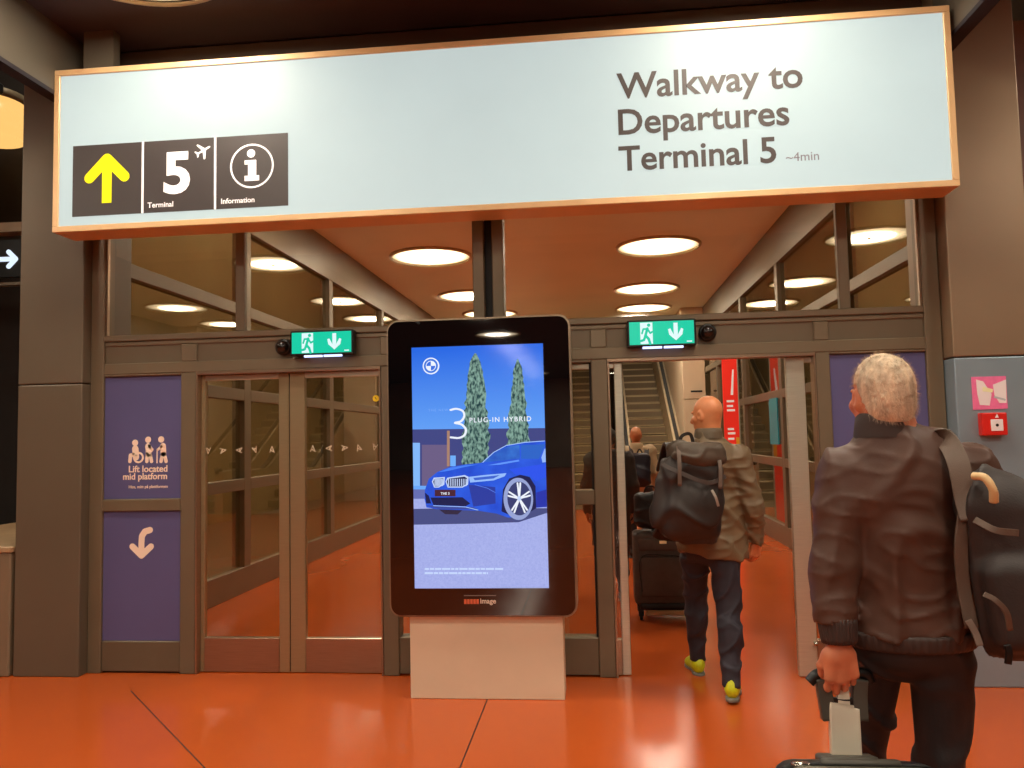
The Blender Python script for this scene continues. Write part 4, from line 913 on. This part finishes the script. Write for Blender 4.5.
# the suitcase he pulls
o = empty('rolling_suitcase', (.66, -3.3, 0), 'grey suitcase with a silver handle pulled by the grey-haired traveller', 'suitcase')
M_ALU = mat('handle_aluminium', (238, 226, 204), .3, .35, var=.04); M_GRIP = mat('grip_grey', (74, 70, 62), .5, var=.08); M_SHELL = mat('suitcase_grey', (104, 98, 84), .45, var=.1, vscale=5)
gy = J['wrL'][1]+.05; gz = U(840, 678, gy)[2]; gx = U(842, 680, gy)[0]
top = U(846, 755, gy-.045); tdir = np.array((top[0]-gx, top[1]-gy, top[2]-gz))
sweep('telescopic_pole', [(gx+tdir[0]*.25, gy+tdir[1]*.25, gz-.068), (gx+tdir[0]*.5, gy+tdir[1]*.5, gz+tdir[2]*.5), tuple(top-(0, .0, .03))], .039, .011, M_ALU, o, up=(0, 1, 0))
sweep('inner_pole', [(gx, gy+.001, gz+.0), (gx, gy, gz-.03), (gx+tdir[0]*.3, gy+tdir[1]*.3, gz-.075)], .0155, .008, M_ALU, o, up=(0, 1, 0))
for k in (-1, 1):
    sweep('grip_arm', [(gx-.004+k*.050, gy-.004, gz), (gx-.004+k*.045, gy-.006, gz-.05), (gx-.002+k*.041, gy-.012, gz-.108)], .018, .015, M_GRIP, o, up=(0, 1, 0))
sweep('grip_bar', [(gx-.088, gy, gz-.012), (gx-.06, gy, gz+.012), (gx, gy, gz+.016), (gx+.06, gy, gz+.012), (gx+.075, gy, gz-.012)], .015, .014, M_BLACK, o, round_=True, up=(0, 1, 0))
sweep('grip_bridge', [(gx-.05, gy-.004, gz-.056), (gx, gy-.006, gz-.060), (gx+.05, gy-.004, gz-.056)], .007, .010, M_BLACK, o, up=(0, 1, 0))
tilt = math.radians(14); Rt = Matrix.Rotation(-tilt, 3, 'X'); H = .62
bcn = Vector((top[0], top[1]-.085, top[2]+.012))+Rt@Vector((0, 0, -H/2))
def tb(nm, a, b, m, bev, seg=3):
    a = Vector(a); b = Vector(b); return box(nm, a, b, m, o, bev, seg, Rt, bcn+Rt@((a+b)/2), smooth=True)
tb('shell', (-.205, -.125, -H/2), (.205, .125, H/2), M_SHELL, .06, 4)
tb('zip_band', (-.208, -.02, -H/2-.003), (.208, .0, H/2+.003), M_SUITD, .055, 4)
tb('handle_plate', (-.075, .05, H/2-.012), (.075, .12, H/2+.010), M_GRIP, .008, 2)
tb('top_handle', (-.10, -.05, H/2-.005), (.10, -.022, H/2+.016), M_GRIP, .010, 2)
tb('label_plate', (-.17, -.05, H/2-.006), (-.125, -.02, H/2+.006), M_CHROME, .003, 1)
zw = 0
for sx in (-.16, .16):
    w_ = bcn+Rt@Vector((sx, -.09, -H/2)); lathe('wheel', [(0, -.016), (.036, -.016), (.04, 0), (.036, .016), (0, .016)], (w_.x, w_.y, .041), M_BLACK, o, 20, 'x')
    box('wheel_housing', (w_.x-.026, w_.y-.03, .041), (w_.x+.026, w_.y+.03, w_.z+.06), M_SUITD, o, .01, 2)

# ---------- bald traveller with the black backpack
Y1 = -.2
M_OL = mat('jacket_olive', (112, 92, 66), .55, var=.12, vscale=10, bump=.05, bscale=180); M_JEAN = mat('jeans_dark', (42, 38, 48), .75, var=.2, vscale=14, bump=.06, bscale=200)
M_NEON = mat('shoe_neon_yellow', (206, 214, 24), .5, var=.15, vscale=40); M_NSOLE = mat('shoe_sole_grey', (120, 120, 110), .6, var=.1)
Rb = rotz(math.radians(10))
J = dict(R=Rb, head=U(707, 412, Y1), neck=U(708, 430, Y1), shL=U(682, 456, Y1+.02), shR=U(738, 457, Y1-.02), elL=U(672, 505, Y1+.02), wrL=U(684, 490, Y1+.24), elR=U(753, 508, Y1-.05), wrR=U(756, 542, Y1+.02),
         chest=U(710, 472, Y1), belly=U(711, 510, Y1), pelvis=U(710, 540, Y1))
hz = .95; J['hipL'] = np.array((U(696, 540, Y1)[0], Y1+.02, hz)); J['hipR'] = np.array((U(723, 540, Y1)[0], Y1-.02, hz))
J['knL'] = np.array((U(696, 605, Y1+.25)[0], Y1+.25, .54)); J['anL'] = np.array((.645, .12, .10)); J['knR'] = np.array((U(729, 610, Y1-.1)[0], Y1-.08, .52)); J['anR'] = np.array((.775, -.44, .105))
per = empty('person', (.72, Y1, 0), 'bald traveller in an olive jacket and neon yellow shoes walking through the open doors', 'person')
hf, HR = head_sdf(J['head']+(0, 0, -.012), math.radians(48), 1.0, math.radians(-6))
neckf = cone(J['head']+HR@np.array((0, -.02, -.05)), J['neck']+(.01, -.01, -.08), .06, .07)
tr = union(trunk_prims(J, -.03)+arm_prims(J, 'L', -.014)+arm_prims(J, 'R', -.014)+leg_prims(J, 'L', -.03)+leg_prims(J, 'R', -.028)+[(cone(J['neck'], J['chest']+(0, 0, .1), .055, .07), .05)], .05)
lo, hi = bounds(J, ['shL', 'shR', 'wrL', 'wrR', 'anL', 'anR', 'knL', 'elR'], .12); hi[2] = J['neck'][2]+.02; lo[2] = .05
hw = J['wrR']; hnd = hand_prims(hw, (-.12, .15, -1), (.5, -.8, .1), -1, (.5, .6, .4), 1.0); hwl = J['wrL']; hl = hand_prims(hwl, (.1, .5, .7), (-.5, .5, 0), 1, (.9, 1, .6), 1)
V, Fc = join_vf([surf(tr, lo, hi, .018), surf(lambda p: smin(hf(p), neckf(p), .03), J['head']-.17, J['head']+.15, .006), surf(hnd, hw-(.13, .13, .22), hw+(.1, .13, .07), .0045), surf(hl, hwl-.16, hwl+.2, .006)])
mesh('body', V, Fc, M_SKIN2, per, True)
jp = [ell(J['chest'], (.19, .135, .215), Rb), (ell(J['belly'], (.185, .135, .2), Rb), .09), (ell(J['pelvis']+(0, 0, -.02), (.205, .165, .20), Rb), .08), (cone(J['shL']+(0, 0, -.01), J['shR']+(0, 0, -.01), .078, .078), .07), (cone(J['neck']+(0, 0, -.04), J['chest']+(0, 0, .08), .08, .12), .07)]
slv = [union([cone(J['sh'+s_], J['el'+s_], .082, .07), (cone(J['el'+s_], J['wr'+s_], .07, .055), .03)], .03) for s_ in 'LR']
jp.append((cone(J['belly']+(.03, 0, 0), np.array((U(722, 540, Y1)[0], Y1-.01, .84)), .165, .168, .78, (0, 1, 0)), .05))
jfb = union(jp, .05); h0 = U(744, 553, Y1)[2]; h1 = U(690, 545, Y1)[2]
def jk2(p):
    z = p[:, 2]; w_ = folds(p, 71, 20, .011, (.7, .5, 1.3))+folds(p, 83, 48, .006, (.5, .5, 1.5))
    d = smin(np.maximum(jfb(p), .825-.12*(p[:, 0]-.75)-z), np.maximum(slv[1](p), J['wrR'][2]-.01-z), .02); d = smin(d, slv[0](p), .03)
    return np.maximum(d-w_, z-(J['neck'][2]+.0))
lo, hi = bounds(J, ['shL', 'shR', 'elL', 'elR', 'wrR', 'wrL', 'neck', 'pelvis'], .15); lo[2] = .72; hi[2] = J['neck'][2]+.05
sdf_obj('jacket', jk2, lo, hi, .0095, M_OL, per)
collar(per, J['neck']+(.0, 0, -.035), rotz(math.radians(20)), .080, .086, .045, mat('jacket_olive_collar', (96, 80, 60), .6, bump=.05))
tp = union([ell(J['pelvis']+(0, 0, -.02), (.168, .125, .13), Rb)]+leg_prims(J, 'L', .017)+leg_prims(J, 'R', .018), .04)
lo, hi = bounds(J, ['hipL', 'hipR', 'anL', 'anR', 'knL', 'knR'], .16); hi[2] = 1.08; lo[2] = .05
def tr2(p):
    d = tp(p)-folds(p, 90, 30, .010, (.6, .6, 1.5))
    return np.maximum(d, .085-p[:, 2])
sdf_obj('trousers', tr2, lo, hi, .010, M_JEAN, per)
shoe(per, J['anL']+(0, 0, -.01), J['anL']+(-.02, .15, -.10), M_NEON, M_NSOLE, .009); shoe(per, J['anR']+(0, 0, .0), J['anR']+(.03, .15, -.15), M_NEON, M_NSOLE, .009)
# his backpack
M_BK = mat('backpack_black', (40, 30, 26), .55, var=.2, vscale=18, bump=.1, bscale=200); M_BKL = mat('backpack_lid_grey', (78, 66, 54), .6, var=.15, vscale=14, bump=.1, bscale=160)
o = empty('large_backpack', (.6, Y1-.3, .9), 'black hiking backpack with a grey lid worn by the bald traveller', 'backpack')
yb = Y1-.28; c0 = U(690, 494, yb); Rk = rotz(math.radians(12))@roty(math.radians(5))
bp = union([rbox(c0+(0, 0, -.03), (.185, .13, .255), .09, Rk), (ell(c0+Rk@np.array((0, -.1, -.08)), (.15, .08, .16), Rk), .04), (cone(c0+Rk@np.array((-.175, -.01, -.15)), c0+Rk@np.array((-.175, -.01, .06)), .06, .05), .03)], .04)
sdf_obj('body', lambda p: bp(p)-folds(p, 101, 22, .016), c0-(.34, .3, .36), c0+(.32, .26, .32), .0095, M_BK, o)
lid = union([rbox(c0+Rk@np.array((.02, -.02, .245)), (.16, .125, .07), .06, Rk), (ell(c0+Rk@np.array((.01, -.08, .22)), (.13, .08, .07), Rk), .03)], .03)
sdf_obj('lid', lambda p: lid(p)-folds(p, 111, 26, .012), c0+(-.27, -.28, .08), c0+(.28, .2, .4), .0095, M_BKL, o)
T = lambda x, y, z: c0+Rk@np.array((x, y, z))
sweep('haul_loop', [T(-.05, .06, .27), T(-.055, .05, .34), T(.0, .05, .36), T(.03, .06, .29)], .010, .004, M_BK, o, up=(0, 1, 0))
sweep('shoulder_strap', [T(-.08, .12, .2), T(-.075, .2, .29), T(-.06, .32, .27), T(-.06, .42, .12)], .032, .010, M_BK, o)
sweep('shoulder_strap', [T(.11, .10, .2), T(.13, .2, .29), T(.14, .32, .27), T(.14, .42, .12)], .032, .010, M_BK, o)
sweep('compression_strap', [T(-.2, -.04, .17), T(-.10, -.16, .12), T(.04, -.185, .08), T(.18, -.09, .12)], .012, .004, mat('strap_dark_grey', (72, 64, 60), .6), o, up=(0, 1, 0))
sweep('zip_pull', [T(.06, -.2, .04), T(.08, -.215, .0), T(.10, -.21, -.05)], .007, .004, mat('cord_pale', (150, 140, 128), .6), o, up=(0, 1, 0))
sweep('hip_belt', [T(-.19, .06, -.24), T(-.1, .14, -.27), T(.1, .14, -.27), T(.19, .08, -.26)], .03, .010, M_BK, o, up=(0, 1, 0))
sweep('lid_strap', [T(-.12, -.1, .28), T(-.13, -.17, .18), T(-.125, -.18, .05)], .011, .004, M_STRAP, o, up=(0, 1, 0)); sweep('lid_strap', [T(.12, -.1, .27), T(.12, -.16, .17), T(.12, -.175, .05)], .011, .004, M_STRAP, o, up=(0, 1, 0))

# ---------- two travellers further in
def small_person(x, y, h, label, mj, mt, msk, long_coat=False, yaw=0, mhair=None):
    s = h/1.8; Rb = rotz(yaw); T = lambda a, b, c: np.array((x, y, 0.))+Rb@np.array((a*s, b*s, c*s))
    J = dict(R=Rb, head=T(0, .01, 1.685), neck=T(0, -.01, 1.53), shL=T(-.185, 0, 1.46), shR=T(.185, 0, 1.46), elL=T(-.24, -.03, 1.18), elR=T(.24, -.03, 1.18), wrL=T(-.25, .05, .92), wrR=T(.25, .05, .92),
             chest=T(0, 0, 1.32), belly=T(0, 0, 1.12), pelvis=T(0, 0, .97), hipL=T(-.09, 0, .93), hipR=T(.09, 0, .93), knL=T(-.1, .1, .52), knR=T(.1, -.02, .5), anL=T(-.1, .12, .1), anR=T(.1, -.18, .1))
    o = empty('person', (x, y, 0), label, 'person'); hf, HR = head_sdf(J['head'], yaw, s)
    tr = union(trunk_prims(J, -.03)+arm_prims(J, 'L', -.014)+arm_prims(J, 'R', -.014)+leg_prims(J, 'L', -.014)+leg_prims(J, 'R', -.014)+[(cone(J['head']+(0, -.01, -.05), J['chest']+(0, 0, .1), .055, .07), .05)], .05)
    lo, hi = bounds(J, ['shL', 'shR', 'wrL', 'wrR', 'anL', 'anR'], .12); lo[2] = .05
    h1 = hand_prims(J['wrL'], (0, .05, -1), (-1, 0, 0), 1, (.4, .5, .3)); h2 = hand_prims(J['wrR'], (0, .05, -1), (1, 0, 0), -1, (.4, .5, .3))
    V, Fc = join_vf([surf(tr, lo, hi, .025), surf(hf, J['head']-.15, J['head']+.15, .009), surf(h1, J['wrL']-(.1, .1, .22), J['wrL']+.1, .008), surf(h2, J['wrR']-(.1, .1, .22), J['wrR']+.1, .008)]); mesh('body', V, Fc, msk, o, True)
    jp = [ell(J['chest'], (.185, .13, .21), Rb), (ell(J['belly'], (.18, .13, .2), Rb), .08), (ell(J['pelvis'], (.185, .14, .17), Rb), .08), (cone(J['shL'], J['shR'], .075, .075), .06)]
    if long_coat: jp.append((cone(J['pelvis'], T(0, .0, .55), .18, .2, .75, (0, 1, 0)), .06))
    for q in 'LR': jp += [(cone(J['sh'+q], J['el'+q], .078, .066), .035), (cone(J['el'+q], J['wr'+q], .066, .052), .03)]
    jf = union(jp, .05); z0 = .55*s if long_coat else .84*s
    lo, hi = bounds(J, ['shL', 'shR', 'elL', 'elR', 'wrL', 'wrR'], .14); lo[2] = z0-.04
    sdf_obj('coat' if long_coat else 'jacket', lambda p: np.maximum(np.maximum(jf(p)-folds(p, 7, 20, .012), z0-p[:, 2]), p[:, 2]-J['neck'][2]-.03), lo, hi, .014, mj, o)
    collar(o, J['neck']+(0, 0, -.01), Rb, .085, .09, .05, mj)
    tp = union([ell(J['pelvis']+(0, 0, -.02), (.165, .125, .12), Rb)]+leg_prims(J, 'L', .014)+leg_prims(J, 'R', .014), .05)
    lo, hi = bounds(J, ['hipL', 'hipR', 'anL', 'anR', 'knL', 'knR'], .15); hi[2] = 1.06; lo[2] = .05
    sdf_obj('trousers', lambda p: np.maximum(tp(p)-folds(p, 9, 24, .008), .085-p[:, 2]), lo, hi, .016, mt, o)
    shoe(o, J['anL']+(0, 0, .0), J['anL']+Rb@np.array((0, .15, -.10)), M_SHB, M_SOLE, .014); shoe(o, J['anR'], J['anR']+Rb@np.array((0, .15, -.10)), M_SHB, M_SOLE, .014)
    if mhair: 
        hc = J['head']; sdf_obj('hair', lambda p: np.maximum(ell(hc+Rb@np.array((0, -.014, .017)), (.084*s, .102*s, .1*s), Rb)(p), ((p-hc)@Rb)[:, 1]*.9-.045-((p-hc)[:, 2]-.02)*.6)+.003*wav(p, 3, 90), hc-.16, hc+.17, .008, mhair, o)
    return J
Jf = small_person(U(637, 470, 5)[0], 5.0, 1.69, 'distant bald traveller in a beige jacket near the moving staircase', mat('jacket_beige', (182, 156, 118), .6, bump=.05), mat('trousers_grey', (50, 46, 46), .7), M_SKIN2)
o = empty('small_backpack', (Jf['chest'][0], 4.75, 1.1), 'small navy backpack on the distant bald traveller', 'backpack')
c0 = Jf['chest']+np.array((.03, -.2, -.1)); bpk = union([rbox(c0, (.13, .09, .22), .07), (ell(c0+(0, -.07, -.06), (.1, .06, .12)), .03)], .03)
sdf_obj('body', lambda p: bpk(p)-folds(p, 121, 24, .01), c0-.3, c0+.3, .013, mat('backpack_navy', (26, 24, 36), .6, var=.2, bump=.1), o)
for k in (-1, 1): sweep('shoulder_strap', [c0+(k*.09, .06, .17), c0+(k*.1, .17, .30), c0+(k*.1, .28, .27)], .028, .008, M_BK, o)
sweep('top_loop', [c0+(-.04, 0, .2), c0+(0, 0, .26), c0+(.04, 0, .2)], .009, .005, M_BK, o, up=(0, 1, 0))
small_person(U(610, 480, 2.6)[0], 2.6, 1.66, 'traveller in a dark coat half hidden by the left edge of the open doorway', mat('coat_dark', (58, 48, 42), .7, bump=.05), mat('trousers_dark', (30, 28, 30), .7), M_SKIN2, True, 0, mat('hair_dark', (50, 38, 30), .6))
